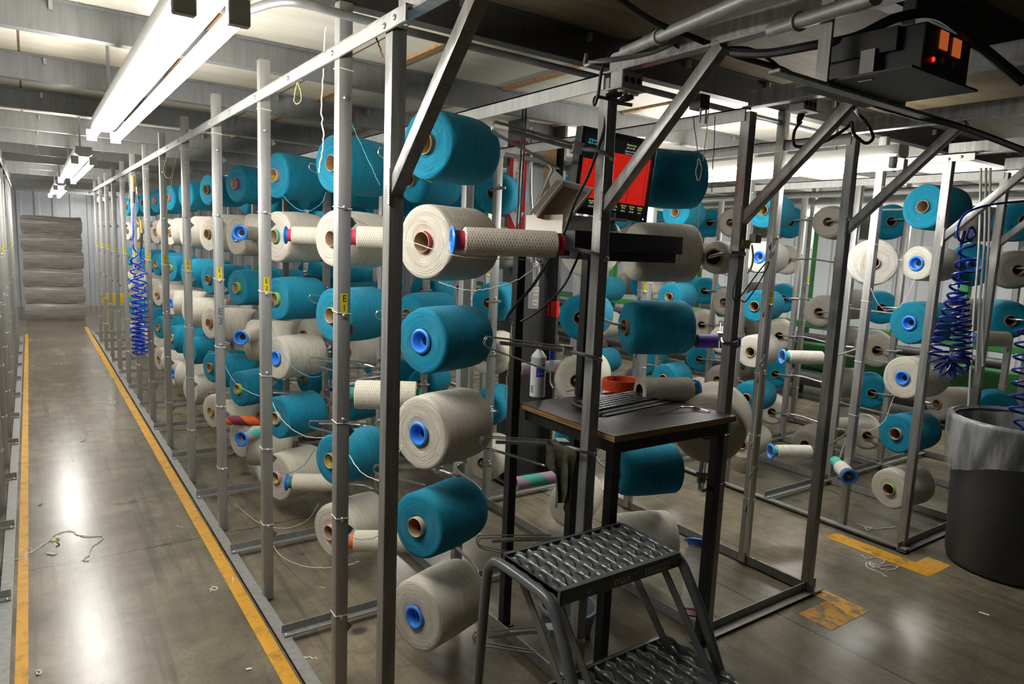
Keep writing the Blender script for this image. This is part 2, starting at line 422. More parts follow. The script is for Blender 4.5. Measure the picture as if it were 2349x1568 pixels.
# ------------------------------------------------------------------ room shell
HX0, HX1, HY0, HY1 = -3.2, 9.4, -4.0, 17.0
ZC = 2.42                                     # underside of the deck boards
b = MB(); b.bb((HX0, HY0, -.1), (HX1, HY1, 0), 'concrete_floor'); struct('floor', b)
b = MB(); b.bb((HX0, HY0, ZC), (HX1, HY1, ZC + .05), 'ceiling_board'); b.bb((.75, HY0, ZC - .004), (2.6, 2.08, ZC), 'brown_plywood'); b.bb((2.6, HY0, ZC - .004), (HX1 - .1, 2.08, ZC), 'brown_plywood'); struct('ceiling', b)  # darker brown boards over the near part of the deck
def siding(name, p0, p1, z0, z1, mat, pitch=.3):
    p0 = Vector((*p0, 0)); p1 = Vector((*p1, 0)); d = (p1 - p0); L = d.length; d.normalize(); nrm = Vector((-d.y, d.x, 0))
    mb = MB(); mi = mb.mat(mat); prof = []
    k = 0
    while k * pitch < L:
        for t, o in ((0, 0), (.62, 0), (.68, .025), (.92, .025), (.98, 0)): prof.append((min(L, (k + t) * pitch), o))
        k += 1
    prof.append((L, 0))
    b0 = mb.verts([p0 + d * s + nrm * o + Vector((0, 0, z0)) for s, o in prof]); b1 = mb.verts([p0 + d * s + nrm * o + Vector((0, 0, z1)) for s, o in prof])
    for i in range(len(prof) - 1): mb.quad([b0 + i, b0 + i + 1, b1 + i + 1, b1 + i], mi)
    # backing so the sheet has a thickness
    q = mb.verts([p0 - nrm * .05 + Vector((0, 0, z0)), p1 - nrm * .05 + Vector((0, 0, z0)), p1 - nrm * .05 + Vector((0, 0, z1)), p0 - nrm * .05 + Vector((0, 0, z1))])
    mb.quad([q, q + 1, q + 2, q + 3], mi)
    return struct(name, mb)
siding('wall_back', (HX1, HY1), (HX0, HY1), 0, ZC, 'siding_grey')
siding('wall_right', (HX1, HY0), (HX1, HY1), 0, ZC, 'siding_white')
siding('wall_left', (HX0, HY1), (HX0, HY0), 0, ZC, 'siding_grey')
siding('wall_front', (HX0, HY0), (HX1, HY0), 0, ZC, 'siding_grey')
# deck joists across the aisle, C channels with the open side away from the camera
JY = [-3.1 + 1.035 * k for k in range(20)]
for i, y in enumerate(JY):
    mb = MB(); z0 = 2.30; JM = 'joist_shaded' if y < 2.2 else 'joist_steel'  # near joists: same steel coloured darker, their shade put into the colour
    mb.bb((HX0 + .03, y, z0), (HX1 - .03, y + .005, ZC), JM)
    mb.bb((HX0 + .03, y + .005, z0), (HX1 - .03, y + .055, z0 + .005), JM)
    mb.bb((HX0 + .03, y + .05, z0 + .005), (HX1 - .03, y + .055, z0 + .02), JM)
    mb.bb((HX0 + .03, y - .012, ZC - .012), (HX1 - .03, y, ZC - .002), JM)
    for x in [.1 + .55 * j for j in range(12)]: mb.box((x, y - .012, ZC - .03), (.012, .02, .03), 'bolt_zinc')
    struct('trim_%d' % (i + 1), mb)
tn = len(JY)
for x, wd, y0, y1 in ((.62, .05, 1.7, 12), (1.42, .035, 2.2, 9), (2.05, .04, 2.0, 9), (2.9, .035, 2.6, 9)):
    tn += 1; mb = MB(); mb.bb((x, y0, ZC - .012), (x + wd, y1, ZC - .001), 'ceiling_batten')
    if x < 1: mb.bb((x - .035, y0, ZC - .006), (x, y1, ZC - .001), 'hole_dark')
    struct('trim_%d' % tn, mb)
# painted lines on the concrete
def paint(pts, mat):
    global tn
    tn += 1; mb = MB(); b0 = mb.verts([(x, y, .0006) for x, y in pts]); b1 = mb.verts([(x, y, .0016) for x, y in pts]); n = len(pts); mi = mb.mat(mat)
    mb.quad([b1 + k for k in range(n)], mi)
    for k in range(n): mb.quad([b0 + k, b0 + (k + 1) % n, b1 + (k + 1) % n, b1 + k], mi)
    struct('trim_%d' % tn, mb)
paint([(.683, -1.5), (.737, -1.5), (.737, 13.3), (.683, 13.3)], 'stripe_paint')
paint([(-.112, -1.5), (-.072, -1.5), (-.072, 12.6), (-.112, 12.6)], 'stripe_paint')
paint([(3.74, 1.48), (4.0, 1.48), (4.0, 1.60), (3.86, 1.60), (3.86, 2.05), (3.74, 2.05)], 'stripe_paint_scuffed')
paint([(2.80, 1.46), (3.12, 1.46), (3.12, 2.05), (3.03, 2.05), (3.03, 1.62), (2.80, 1.62)], 'stripe_paint_worn')

# ------------------------------------------------------------------ fluorescent fixtures
def fixture(x, y0, y1, z, label, group='twin tube fluorescent lights', tubes=2, zt=ZC - .001):
    r = root('fluorescent_light', (x, (y0 + y1) / 2, z + .10), label, 'light', group)
    mb = MB(); w = .050 if tubes == 2 else .05
    prof = [(-w, .03), (-w * .9, .075), (w * .9, .075), (w, .03), (w * .5, .012), (-w * .5, .012)]
    a = mb.verts([(x + p, y0, z + q) for p, q in prof]); c = mb.verts([(x + p, y1, z + q) for p, q in prof]); mi = mb.mat('fixture_enamel')
    for k in range(6): mb.quad([a + k, c + k, c + (k + 1) % 6, a + (k + 1) % 6], mi)
    mb.quad([a + k for k in range(6)], mi); mb.quad([c + k for k in reversed(range(6))], mi)
    part('housing', mb, r)
    for yy in (y0 + .35, y1 - .35):
        mb = MB(); mb.tube([(x, yy, z + .07), (x, yy, zt)], .007, 'bolt_zinc', 6); part('hanger_rod', mb, r)
    for s in ((-.05, .05) if tubes == 2 else (0,)):
        mb = MB(); mb.tube([(x + s, y0 + .035, z - .016), (x + s, y1 - .035, z - .016)], .0185, 'tube_glow', 12); part('glass_tube', mb, r)
        for yy, e in ((y0 + .02, 1), (y1 - .02, -1)):
            mb = MB(); mb.bb((x + s - .022, yy - .012, z - .038), (x + s + .022, yy + .012, z + .016), 'fixture_enamel', .004); part('lamp_holder', mb, r)
    return r
plain('fixture_enamel', (.72, .72, .68), .35)
fixture(.315, 1.50, 3.93, 2.055, 'long twin tube fluorescent light nearest over the aisle')
fixture(.315, 5.33, 7.76, 2.055, 'second twin tube light along the aisle, before the coiled blue hose')
fixture(.315, 9.18, 11.6, 2.055, 'farthest twin tube light, in front of the wrapped bales')
fixture(3.47, 1.72, 4.15, 2.09, 'bright fluorescent light seen lengthwise behind the diagonal braces', 'lights over the right aisle')
fixture(3.47, 5.55, 7.98, 2.09, 'fluorescent light farther along the right aisle', 'lights over the right aisle')
fixture(6.75, 1.9, 4.3, 2.09, 'far fluorescent light beyond the right hand creel', 'lights over the far aisle')
fixture(6.75, 5.6, 8.0, 2.09, 'most distant fluorescent light over the far right aisle', 'lights over the far aisle')
fixture(3.47, 11.5, 13.9, 2.09, 'unseen light added to brighten the back wall, far end of right aisle', 'lights over the right aisle')  # added out of view to lift the dark back wall
fixture(-1.6, 12.0, 14.4, 2.09, 'unseen light added behind the left creel to brighten the back wall', 'lights over the far aisle')  # another added lamp, unseen, for the back wall
fixture(1.2, 15.2, 16.6, 2.2, 'short unseen light added to brighten the back wall behind the bale stack', 'lights over the far aisle')  # added behind the bales, unseen, only to light the end wall

# ------------------------------------------------------------------ creels
P0, PITCH = 1.71, .865
ROWZ = [1.93, 1.605, 1.265, .935, .592, .245]
TABZ = [1.98, 1.655, 1.32, .985, .65, .305]
def steel_post(x, y, z0, z1, w, mat): mb = MB(); mb.bb((-w / 2, 0, z0), (w / 2, w, z1), mat, .002); return mb
def guide_mesh(side, mat='galvanized_steel'):
    mb = steel_post(0, 0, .012, 2.30, .042, mat)
    for i, z in enumerate(TABZ):
        mb.bolt((-.021 * 0, -.001, z + .045), (0, -1, 0), .0085)
        b0 = mb.verts([(side * .021, .012, z - .022), (side * .021, .012, z + .022), (side * .044, .012, z), (side * .021, .016, z - .022), (side * .021, .016, z + .022), (side * .044, .016, z)])
        mi = mb.mat('rail_steel')
        for q in ((0, 1, 2), (5, 4, 3), (0, 3, 4, 1), (1, 4, 5, 2), (2, 5, 3, 0)): mb.quad([b0 + k for k in q], mi)
    for z in (2.11, 1.70, 1.375, 1.02, .70, .36):
        h = .0222; ring = [(-h, -h + .021, z), (h, -h + .021, z - .004), (h, h + .021, z), (-h, h + .021, z + .003), (-h, -h + .021, z)]
        mb.tube(ring, .0019, 'white_tie', 5)
    return mb
GUIDE_R = guide_mesh(1).mesh('guide_post'); GUIDE_L = guide_mesh(-1).mesh('guide_post')
mb = steel_post(0, 0, .012, 2.16, .04, 'galvanized_steel')
for z in ROWZ: mb.bolt((0, -.001, z + .03), (0, -1, 0), .008)
ROW_POST = mb.mesh('row_post')
END_POST = steel_post(0, 0, .03, 2.15, .042, 'worn_steel').mesh('end_post')
def put(name, me, parent, loc):
    o = bpy.data.objects.new(name, me); COL.objects.link(o); o.parent = parent
    o.matrix_parent_inverse = ROOTM[parent.name].inverted(); o.location = loc
    ROOTM[o.name] = Matrix.Translation(Vector(loc)); return o
def angle_x(mb, x0, x1, y, z, a, mat, up=1):
    mb.bb((x0, y, z), (x1, y + a, z + .005), mat); mb.bb((x0, y + a - .005, z + .005), (x1, y + a, z + a), mat)
def brace(parent, x, dark='worn_steel'):
    mb = MB(); mb.bar((x, P0 + .015, 1.735), (x, 1.285, 2.165), .036, .036, dark, (0, 0, 1), .002)
    for k in range(16):
        mb.tube([(x - .022, P0 - .004, 1.70 + k * .006), (x - .022, P0 + .004, 1.703 + k * .006)], .0035, dark, 5)
    part('diagonal_brace', mb, parent)
    mb = MB(); mb.bb((x - .02, .55, 2.165), (x + .02, P0 + .04, 2.171), dark); mb.bb((x + .014, .55, 2.171), (x + .02, P0 + .04, 2.235), dark); part('overhead_arm', mb, parent)
def tag(post, x, y, z, letters, digit, ink_first=False):
    mb = MB(); mb.bb((x - .0115, y - .0016, z - .03), (x + .0115, y - .0004, z + .03), 'tag_yellow')
    Mx = Matrix.Translation((x, y - .0018, z + .014)) @ Matrix.Rotation(PI / 2, 4, 'X')
    mb.text(letters, .030, 'tag_ink', Mx); Mx = Matrix.Translation((x, y - .0018, z - .015)) @ Matrix.Rotation(PI / 2, 4, 'X')
    mb.text(digit, .026, 'tag_ink', Mx); part('number_tag', mb, post)

def creel(label, xs, ends, nA, nM, nC, nD, aisle_beam=True, tags=None, tagsD=None):
    """xs: x of the guide row, the two package rows and the far guide row"""
    xa, xm, xc, xd = xs
    r = root('yarn_creel', (xa, P0, 0), label, 'creel')
    P = {}
    for nm, x, e in zip('amcd', xs, ends):
        if e: p = put('end_post', END_POST, r, (x + .02, P0, 0)); brace(p, x + .02); P[nm, 0] = p
    for k in range(nA):
        p = put('guide_post', GUIDE_R, r, (xa + .012, 2.06 + PITCH * k, 0)); P['a', k + 1] = p
        if tags: tag(p, xa + .012, 2.06 + PITCH * k, 1.405, tags, str(k + 1))
    for k in range(1, nM): P['m', k] = put('row_post', ROW_POST, r, (xm + .02, P0 + PITCH * k, 0))
    for k in range(1, nC): P['c', k] = put('row_post', ROW_POST, r, (xc + .02, P0 + PITCH * k, 0))
    for k in range(nD):
        p = put('guide_post', GUIDE_L, r, (xd, 2.06 + PITCH * k, 0)); P['d', k + 1] = p
        if tagsD: tag(p, xd, 2.06 + PITCH * k, 1.405, tagsD, str(k + 1))
    L = 2.06 + PITCH * max(nA, 1)
    def along(name, mb): part(name, mb, r)
    mb = MB(); mb.bb((xa - .018, 1.60, 2.135), (xa - .012, L, 2.175), 'galvanized_steel'); mb.bb((xa - .018, 1.60, 2.170), (xa + .012, L, 2.175), 'galvanized_steel')
    for k in range(int((L - 1.7) / .43)): mb.bolt((xa - .019, 1.66 + .4325 * k, 2.155), (-1, 0, 0), .008)
    mb.bolt((xa - .019, 1.72, 2.148), (-1, 0, 0), .008)
    if aisle_beam: along('top_rail', mb)
    for x, n in ((xm, nM), (xc, nC), (xd, nD)):
        if n < 2: continue
        Le = P0 + PITCH * n
        mb = MB(); mb.bb((x - .006, P0 + .02, 2.115), (x, Le, 2.165), 'galvanized_steel'); mb.bb((x - .006, P0 + .02, 2.16), (x + .03, Le, 2.165), 'galvanized_steel'); along('top_rail', mb)
        mb = MB(); mb.bb((x - .005, P0 - .03, .004), (x + .042, Le, .010), 'rail_steel'); mb.bb((x - .005, P0 - .03, .010), (x, Le, .05), 'rail_steel'); along('base_rail', mb)
    mb = MB(); ys = .9 if xa < 1 else P0 - .03
    mb = MB(); mb.bb((xa - .048, ys, .022), (xa - .003, L, .028), 'rail_steel'); mb.bb((xa - .009, ys, .004), (xa - .003, L, .022), 'rail_steel')
    if aisle_beam: along('base_rail', mb)
    for k in range(nA):
        y = 2.56 + PITCH * k
        mb = MB(); angle_x(mb, xa - .03, xd + .02, y, .030, .036, 'rail_steel'); mb.bolt((xa - .018, y + .012, .035), (0, 0, 1), .008); along('cross_rail', mb)
    if xa > 1: mb = MB(); angle_x(mb, xa - .05, xc, P0 - .03, .010, .045, 'rail_steel'); along('cross_rail', mb)
    mb = MB(); angle_x(mb, xc - .02, xd + .08, P0 - .03, .010, .045, 'rail_steel'); along('cross_rail', mb)
    return r, P
CR1, PA = creel('tall steel creel of posts and rails right of the aisle, full of yarn', (.79, 1.543, 2.268, 3.02), (1, 1, 1, 1), 12, 11, 8, 7, tags='E', tagsD='D')
CR2, PG = creel('second steel creel behind the round black trash can', (3.96, 4.68, 5.40, 6.12), (1, 1, 1, 0), 6, 6, 7, 5, tagsD='C')
# thin round rod and clips hang below the left end frame of creel one
rF = root('yarn_creel', (-.19, P0, 0), 'steel creel along the left edge of the aisle, posts only', 'creel')
for k in range(12):
    p = put('guide_post', GUIDE_L, rF, (-.195, 2.06 + PITCH * k, 0)); tag(p, -.195, 2.06 + PITCH * k, 1.405, 'F', str(k + 1))
    mb = MB(); angle_x(mb, -1.0, -.13, 2.56 + PITCH * k, .030, .036, 'rail_steel'); mb.bolt((-.145, 2.572 + PITCH * k, .035), (0, 0, 1), .008); part('cross_rail', mb, rF)
mb = MB(); mb.bb((-.170, .5, .022), (-.125, 12.2, .028), 'rail_steel'); mb.bb((-.170, .5, .004), (-.164, 12.2, .022), 'rail_steel'); part('base_rail', mb, rF)
mb = MB(); mb.bb((-.172, 1.6, 2.135), (-.166, 12.1, 2.175), 'galvanized_steel'); mb.bb((-.21, 1.6, 2.17), (-.172, 12.1, 2.175), 'galvanized_steel')
for k in range(24): mb.bolt((-.165, 1.66 + .4325 * k, 2.155), (1, 0, 0), .008)
part('top_rail', mb, rF)
for k in range(12): put('row_post', ROW_POST, rF, (-.93, P0 + PITCH * k, 0))
# handwriting on posts, as on the steel
def scrawl(txt, x, y, z, size, post, rot=0.):
    mb = MB(); mb.text(txt, size, 'pen_ink', Matrix.Translation((x, y - .001, z)) @ Matrix.Rotation(PI / 2, 4, 'X') @ Matrix.Rotation(rot, 4, 'Z')); part('pen_mark', mb, post)
plain('pen_ink', (.05, .07, .14), .7)
scrawl('E\n3', .802, 2.06 + 2 * PITCH, 1.18, .05, PA['a', 3])
for t, z in (('318', 1.99), ('317', 1.76), ('316', 1.42), ('315', 1.08), ('314', .75), ('313', .42)): scrawl(t, 3.972, 2.06, z, .022, PG['a', 1])

# ------------------------------------------------------------------ yarn packages
MESH = {}
def wound(color, R, L, r0=.036):
    key = ('w', color, R, L)
    if key not in MESH:
        rnd = random.Random(hash((R, L)) & 255); ph = rnd.random() * 6
        prof = [(.006, r0)]
        for t in (.25, .5, .75): prof.append((.003 - .004 * math.sin(t * PI), r0 + (R - .012 - r0) * t))
        prof += [(0, R - .014), (.002, R - .006), (.008, R - .0015), (.018, R)]
        for t in (.25, .5, .75): prof.append((.018 + (L - .05) * t, R + .0025 * math.sin(t * PI)))
        prof += [(L - .045, R), (L - .022, R - .004), (L - .008, R - .014), (L, R - .03), (L - .002, R * .62), (L - .006, r0)]
        wob = lambda i, k: .0014 * math.sin(k * 2 * PI / 16 + ph + i) + .0008 * math.sin(5 * k * 2 * PI / 48 + i * 1.7)
        MESH[key] = MB().lathe(prof, 48, color, None, wob).mesh('yarn_winding', 50)
    return MESH[key]
def core_tube(ring, L, r=.036):
    key = ('c', ring, L, r)
    if key not in MESH:
        mb = MB(); ri = r - .0035
        prof = [(L + .012, ri), (.035, ri), (-.012, ri), (-.014, r - .002), (-.012, r), (-.003, r), (.01, r), (L + .012, r), (L + .012, ri)]
        mats = ['cardboard', 'cardboard', 'ring_cream', 'ring_cream', ring, ring, 'cardboard', 'cardboard']
        mb.lathe(prof, 32, mats); mb.disc((L * .62, 0, 0), (-1, 0, 0), ri, 'hole_dark', 24)
        MESH[key] = mb.mesh('core_tube', 40)
    return MESH[key]
def flange(r=.044):
    key = ('f', r)
    if key not in MESH:
        k = r / .044
        prof = [(.05, .016), (.021, .0165), (.019, .026), (-.002, .0295), (-.0085, .0325), (-.0105, .037), (-.009, .042), (-.0055, .0445), (-.002, .0435), (-.001, .033), (.008, .031)]
        mb = MB().lathe([(x * k, q * k) for x, q in prof], 36, 'blue_plastic'); mb.disc((.024 * k, 0, 0), (-1, 0, 0), .0168 * k, 'hole_dark', 18)
        MESH[key] = mb.mesh('end_adapter', 38)
    return MESH[key]
def slip(mat):
    key = ('l', mat)
    if key not in MESH:
        mb = MB(); mi = mb.mat(mat); r = .0318
        a = mb.verts([(x, r * math.cos(t), r * math.sin(t)) for x in (.0, .05) for t in [-PI / 2 - .75 + .25 * q for q in range(7)]])
        for q in range(6): mb.quad([a + q, a + q + 1, a + 8 + q, a + 7 + q], mi)
        MESH[key] = mb.mesh('paper_slip')
    return MESH[key]
def qaxis(ax):
    ax = Vector(ax).normalized(); z = Vector((0, 0, 1)); y = z.cross(ax).normalized(); z = ax.cross(y)
    return Matrix((ax, y, z)).transposed().to_quaternion()
def child(name, me, r, label=None):
    o = bpy.data.objects.new(name, me); COL.objects.link(o); o.parent = r
    if label: o['label'] = label
    return o
CN = {'T': ('yarn_turquoise', 'turquoise'), 'W': ('yarn_cream', 'cream'), 'V': ('yarn_white', 'white'), 'G': ('yarn_taupe', 'taupe')}
PACKS = []
def package(face, axis, col, tube, label, group, R=.118, L=.28, spin=None):
    mat, cn = CN[col]
    q = qaxis(axis) @ Quaternion((1, 0, 0), random.uniform(-3, 3) if spin is None else spin)
    r = root('yarn_package', face, label, 'yarn package', group, q)
    child('yarn_winding', wound(mat, R, L), r)
    if tube == 'blue': child('end_adapter', flange(), r, 'blue plastic end adapter')
    elif tube:
        child('core_tube', core_tube('ring_' + tube, L), r)
        if tube in ('lime', 'red', 'brown', 'cream', 'pink') and R > .1: 
            s = child('paper_slip', slip('label_yellow' if tube != 'cream' else 'label_orange'), r); s.rotation_mode = 'QUATERNION'; s.rotation_quaternion = Quaternion((1, 0, 0), -(q.to_euler().x) if 0 else 0)
    PACKS.append((Vector(face), Vector(axis).normalized(), R, L)); return r
def bobbin(tip, axis, ring, label, group, R=.042, L=.27, yarn_='bobbin_yarn', tube=None, flange_r=.046, bare=False):
    q = qaxis(axis); r = root('bare_bobbin_tube' if bare else 'yarn_bobbin', tip, label, 'bobbin', group, q)
    t = tube or 'ring_' + ring; key = ('b', t)
    if key not in MESH: MESH[key] = MB().lathe([(L + .015, .020), (L + .015, .0315), (.006, .0315), (.004, .029), (L * .5, .029), (L * .5, .001)], 28, [t, t, t, 'cardboard', 'hole_dark']).mesh('core_tube')
    child('core_tube', MESH[key], r)
    if not bare:
        key = ('bw', R, L, yarn_)
        if key not in MESH: MESH[key] = MB().lathe([(.03, .031), (.03, R - .004), (.034, R), (L * .5, R + .001), (L - .014, R), (L - .01, R - .004), (L - .01, .031)], 40, yarn_).mesh('yarn_winding')
        child('yarn_winding', MESH[key], r)
    if flange_r: child('end_adapter', flange(flange_r), r, 'blue plastic end adapter')
    return r
def peg_rod(mb, pts, axis_tip, clip=True, r=.0068, mat='rod_steel'):
    """bent round bar from a post; with a clip of two wire hairpins if it is empty"""
    mb.tube(spline(pts, 5), r, mat, 8)
    a = Vector(pts[0]); mb.bolt(a, (0, -1, 0), .011, 'worn_steel')
    if not clip: return
    t1 = Vector(pts[-1]); t0 = Vector(pts[-2]); d = (t1 - t0).normalized(); up = Vector((0, 0, 1)); sd = d.cross(up).normalized()
    c0 = t1 - d * .235
    mb.bar(c0 - d * .016, c0 + d * .016, .034, .03, 'galvanized_steel', up)
    mb.bar(c0 - d * .02 + up * .017, c0 + d * .02 + up * .017, .046, .003, 'galvanized_steel', up)
    for s in (-1, 1):
        o = sd * .011 * s
        w = [c0 + o + up * .012, t1 + o + up * .015 + d * .02, t1 + o + up * .012 + d * .045, t1 + o + d * .052 - up * .004, t1 + o + d * .04 - up * .02, t1 + o - d * .03 - up * .038, t1 + o * .8 - d * .17 - up * .075]
        mb.tube(spline(w, 5), .0024, mat, 6)
    mb.tube([t1 - d * .17 - up * .075 + sd * .009, t1 - d * .178 - up * .077, t1 - d * .17 - up * .075 - sd * .009], .0024, mat, 6)
ROWN = ['top row', 'second row', 'third row', 'fourth row', 'fifth row', 'bottom row']
ORD = ['first', 'second', 'third', 'fourth', 'fifth', 'sixth', 'seventh', 'eighth', 'ninth', 'tenth', 'eleventh', 'twelfth']
TN = {'blue': 'blue end ring', 'brown': 'brown tube', 'red': 'red tipped tube', 'cream': 'pale tube', 'pink': 'pink tipped tube', 'teal': 'teal tipped tube', 'lime': 'lime tipped tube', 'purple': 'purple tipped tube', 'orange': 'orange tipped tube', 'green': 'green tube', 'navy': 'navy tube'}

rest1 = MB(); rest2 = MB()                    # pegs too far off to tell apart
def peg_part(post, pts, clip=True):
    mb = MB(); peg_rod(mb, pts, None, clip); part('package_peg', mb, post)

# ---- aisle side of the first creel: packages on the middle posts, faces towards the aisle
AXF = Vector((math.cos(.32), math.sin(.32), 0)); XF = 1.10
FR = ['T:brown T:pink? T:pink T:purple T:brown T:teal T:pink T:brown T:red T:cream T:brown',
      'W:red W:purple W:teal W:blue W:brown W:pink W:brown W:brown W:blue W:cream W:brown',
      'T:blue T:lime T:lime T:lime T:brown T:pink T:lime T:brown T:cream T:brown T:brown',
      'W:blue - W:blue - W:brown W:brown W:blue W:brown W:blue W:brown W:blue',
      'T:cream T:brown T:cream T:lime T:brown T:teal T:pink T:brown T:brown T:brown T:cream',
      'W:blue W:pink W:pink W:teal W:brown W:brown W:blue W:brown W:blue W:brown W:blue']
RAD = [[.116, .125, .121, .118, .112, .12], [.128, .125, .137, .13, .128, .124], [.116, .122, .118, .116, .114, .118], [.132, .12, .12, .12, .124, .118], [.121, .118, .120, .118, .116, .12], [.132, .128, .137, .125, .13, .122]]
for i, row in enumerate(FR):
    for j, e in enumerate(row.split()):
        post = PA.get(('m', j + 1)); y = 2.105 + PITCH * j; z = ROWZ[i]
        px, py = 1.563, P0 + PITCH * (j + 1)
        tip = Vector((XF + .04, y + .012, z + .02)); bs = Vector((XF, y, z)) + AXF * .36 + Vector((0, 0, .02))
        pts = [(px - .015, py, z + .03), (px - .06, py - .06, z + .025), bs, tip]
        if e != '-':
            col, tube = e.replace('?', '').split(':')
            R = RAD[i][min(j, 5)] + (.003 * math.sin(i * 5 + j * 3) if j > 4 else 0)
            lab = f"{CN[col][1]} package, {TN[tube]}, aisle side {ROWN[i]}, {ORD[j]} from near end"
            package((XF, y, z), AXF, col, tube, lab, 'yarn packages on the aisle side of the creel', round(R, 3), .28)
        if post is not None:
            if j < 3: peg_part(post, pts, e == '-')
            else: peg_rod(rest1, pts, None, e == '-')
# reserve pegs of the same posts: bobbins, spare packages or empty wire clips, set square to the first
AXR = Vector((.86, -.50, 0)); 
RES = {(0, 1): 'b:red', (1, 1): 'b:red', (1, 3): 'B:green', (1, 5): 'b:orange', (2, 1): 'b:red', (2, 5): 'b:green', (3, 1): 'W', (3, 3): 'W', (3, 5): 'W', (4, 1): 'W', (4, 3): 'W', (4, 5): 'W',
       (5, 3): 'W', (5, 1): 'W', (6, 1): 'W', (6, 3): 'W', (7, 1): 'W', (7, 2): 'T', (5, 2): 'T', (6, 4): 'T', (6, 5): 'W', (7, 5): 'W', (4, 4): 'T', (8, 2): 'T', (8, 3): 'W'}
for j in range(9):
    for i in range(6):
        z = ROWZ[i]; px, py = 1.563, P0 + PITCH * j; post = PA['m', j]; e = RES.get((j, i))
        tip = Vector((1.12, py + .175, z + .015)); elbow = Vector((1.45, py + .07, z)); 
        if e is None:
            pts = [(px - .0, py - .012, z - .03), (px - .05, py - .0, z - .012), elbow, tip + Vector((.135, -.035, .02 - .03 * i / 5))]
        else: pts = [(px, py - .012, z - .03), (px - .05, py, z - .012), elbow, tip + AXR * .06]
        if j < 4: peg_part(post, pts, e is None)
        else: peg_rod(rest1, pts, None, e is None)
        if e and e[0] in 'bB':
            ring = e[2:]; tp = Vector((1.10, py + .19, z + (.01 if i != 5 else .035)))
            bobbin(tp, Vector((.93, -.36, 0)) if j == 0 else AXR, ring, f"small cream bobbin with {ring} bands, {ROWN[i]}, " + ('on the open near end of the creel' if j == 0 else f"by post E{j}"), 'cream bobbins on reserve pegs',
                   R=.062 if e[0] == 'B' else (.043 if j == 0 else .047), yarn_='bobbin_yarn_sparse' if j == 0 else 'bobbin_yarn', L=.345 if j == 0 else .30)
        elif e:
            t = 'brown' if (i + j) % 3 else 'teal'
            package(tip, AXR, e, t, f"{CN[e][1]} spare package seen side on, aisle side {ROWN[i]}, behind post E{j}", 'spare packages on the aisle side', R=[.13, .128, .122, .126, .12][(i + j) % 5], L=.28)
# bobbins whose blue ends face the aisle between posts E2 and E4
for (u, v, X, ring, lab) in ((551, 533, 1.0, 'teal', 'bobbin with blue end ring before a cream package, second row between posts E2 and E3'),
                             (553, 774, 1.0, 'purple', 'bobbin with blue end ring beside post E2, at the fourth row'),):
    p = onx(u, v, X); bobbin(p, (.62, .78, 0), ring, lab, 'blue ended bobbins', R=.04, L=.2)
p = onx(518, 963, 1.02); bobbin(p, AXR, 'orange', 'bare cardboard tube striped orange and maroon, between posts E2 and E3', None, tube='tube_orange_maroon', bare=True, L=.30)
p = onx(555, 1005, 1.02); bobbin(p, (.8, .55, 0), 'teal', 'bare lilac and teal tube with blue end, below the orange striped tube', None, tube='tube_teal_pink', bare=True, L=.24, flange_r=.05)

# ---- far side of the first creel: packages on the third row of posts, seen from behind
def side_pack(u, v, d, axis, col, tube, lab, grp, R=.118, L=.28, post=None, clipmb=None, flip=True):
    """package placed by its visible base end; axis runs away from that end"""
    base = at(u, v, d); ax = Vector(axis).normalized()
    face = base + ax * L if flip else base
    package(face, -ax if flip else ax, col, tube, lab, grp, R, L)
    return base
def cpeg(post, pxy, base, ax, mbrest=None):
    ax = Vector(ax).normalized(); px, py = pxy; z = base.z + .012
    pts = [(px, py - .01, z + .012), (px + .01, py - .045, z + .01), base - ax * .05 + Vector((0, 0, .012)), base + ax * .2 + Vector((0, 0, .012))]
    if mbrest is None: peg_part(post, pts, False)
    else: peg_rod(mbrest, pts, None, False)
AXB = Vector((.80, .60, 0)); AXS = Vector((.93, -.36, 0))
C1 = [('base', 0, 'T brown'), ('base', 1, 'W brown'), ('base', 2, 'T red'), ('base', 3, 'W teal'), ('base', 4, 'T brown'), ('base', 5, 'W brown'),
      ('side', 0, 'T brown'), ('side', 1, 'W brown'), ('side', 2, 'T brown'), ('side', 4, 'T brown'), ('side', 5, 'W brown')]
GRP_FAR = 'yarn packages on the far side of the creel'
for k in range(1, 7):
    for kind, i, e in C1:
        if kind == 'side' and (k == 2 or k == 3 and i in (2, 3, 4) or k > 3 and (i + k) % 3 == 0): continue
        if k >= 5 and kind == 'base' and i in (3, 5): continue
        col, tube = e.split(); z = ROWZ[i] + (.0 if kind == 'side' else -.01); px, py = 2.288, P0 + PITCH * k; post = PA['c', k]
        if k >= 2 and i in (1, 3, 5) and (k + i) % 3 == 0: col = 'G'
        if kind == 'base': base = Vector((2.28 + .03, py + .10, z)); ax = AXB
        else: base = Vector((2.20, py - .345 + (.04 if k > 1 else 0), z)); ax = AXS
        R = [.126, .13, .122, .13, .118, .128][i]
        where = 'behind the work table' if k == 1 else f"far side of creel, {ORD[k - 1]} post back"
        view = 'seen from its back end' if kind == 'base' else 'lying sideways'
        package(base + ax * .29, -ax, col, tube, f"{CN[col][1]} package {view}, {ROWN[i]}, {where}", GRP_FAR, R, .29)
        if k < 3: cpeg(post, (px, py), base, ax)
        else: cpeg(post, (px, py), base, ax, rest1)
b0 = at(1560, 893, 3.0); bobbin(b0 + Vector((.06, -.03, 0)), Vector((-.95, .3, 0)), 'teal', 'cream bobbin with a blue far end, behind the orange belt coil', None, R=.056, L=.28, yarn_='yarn_cream')
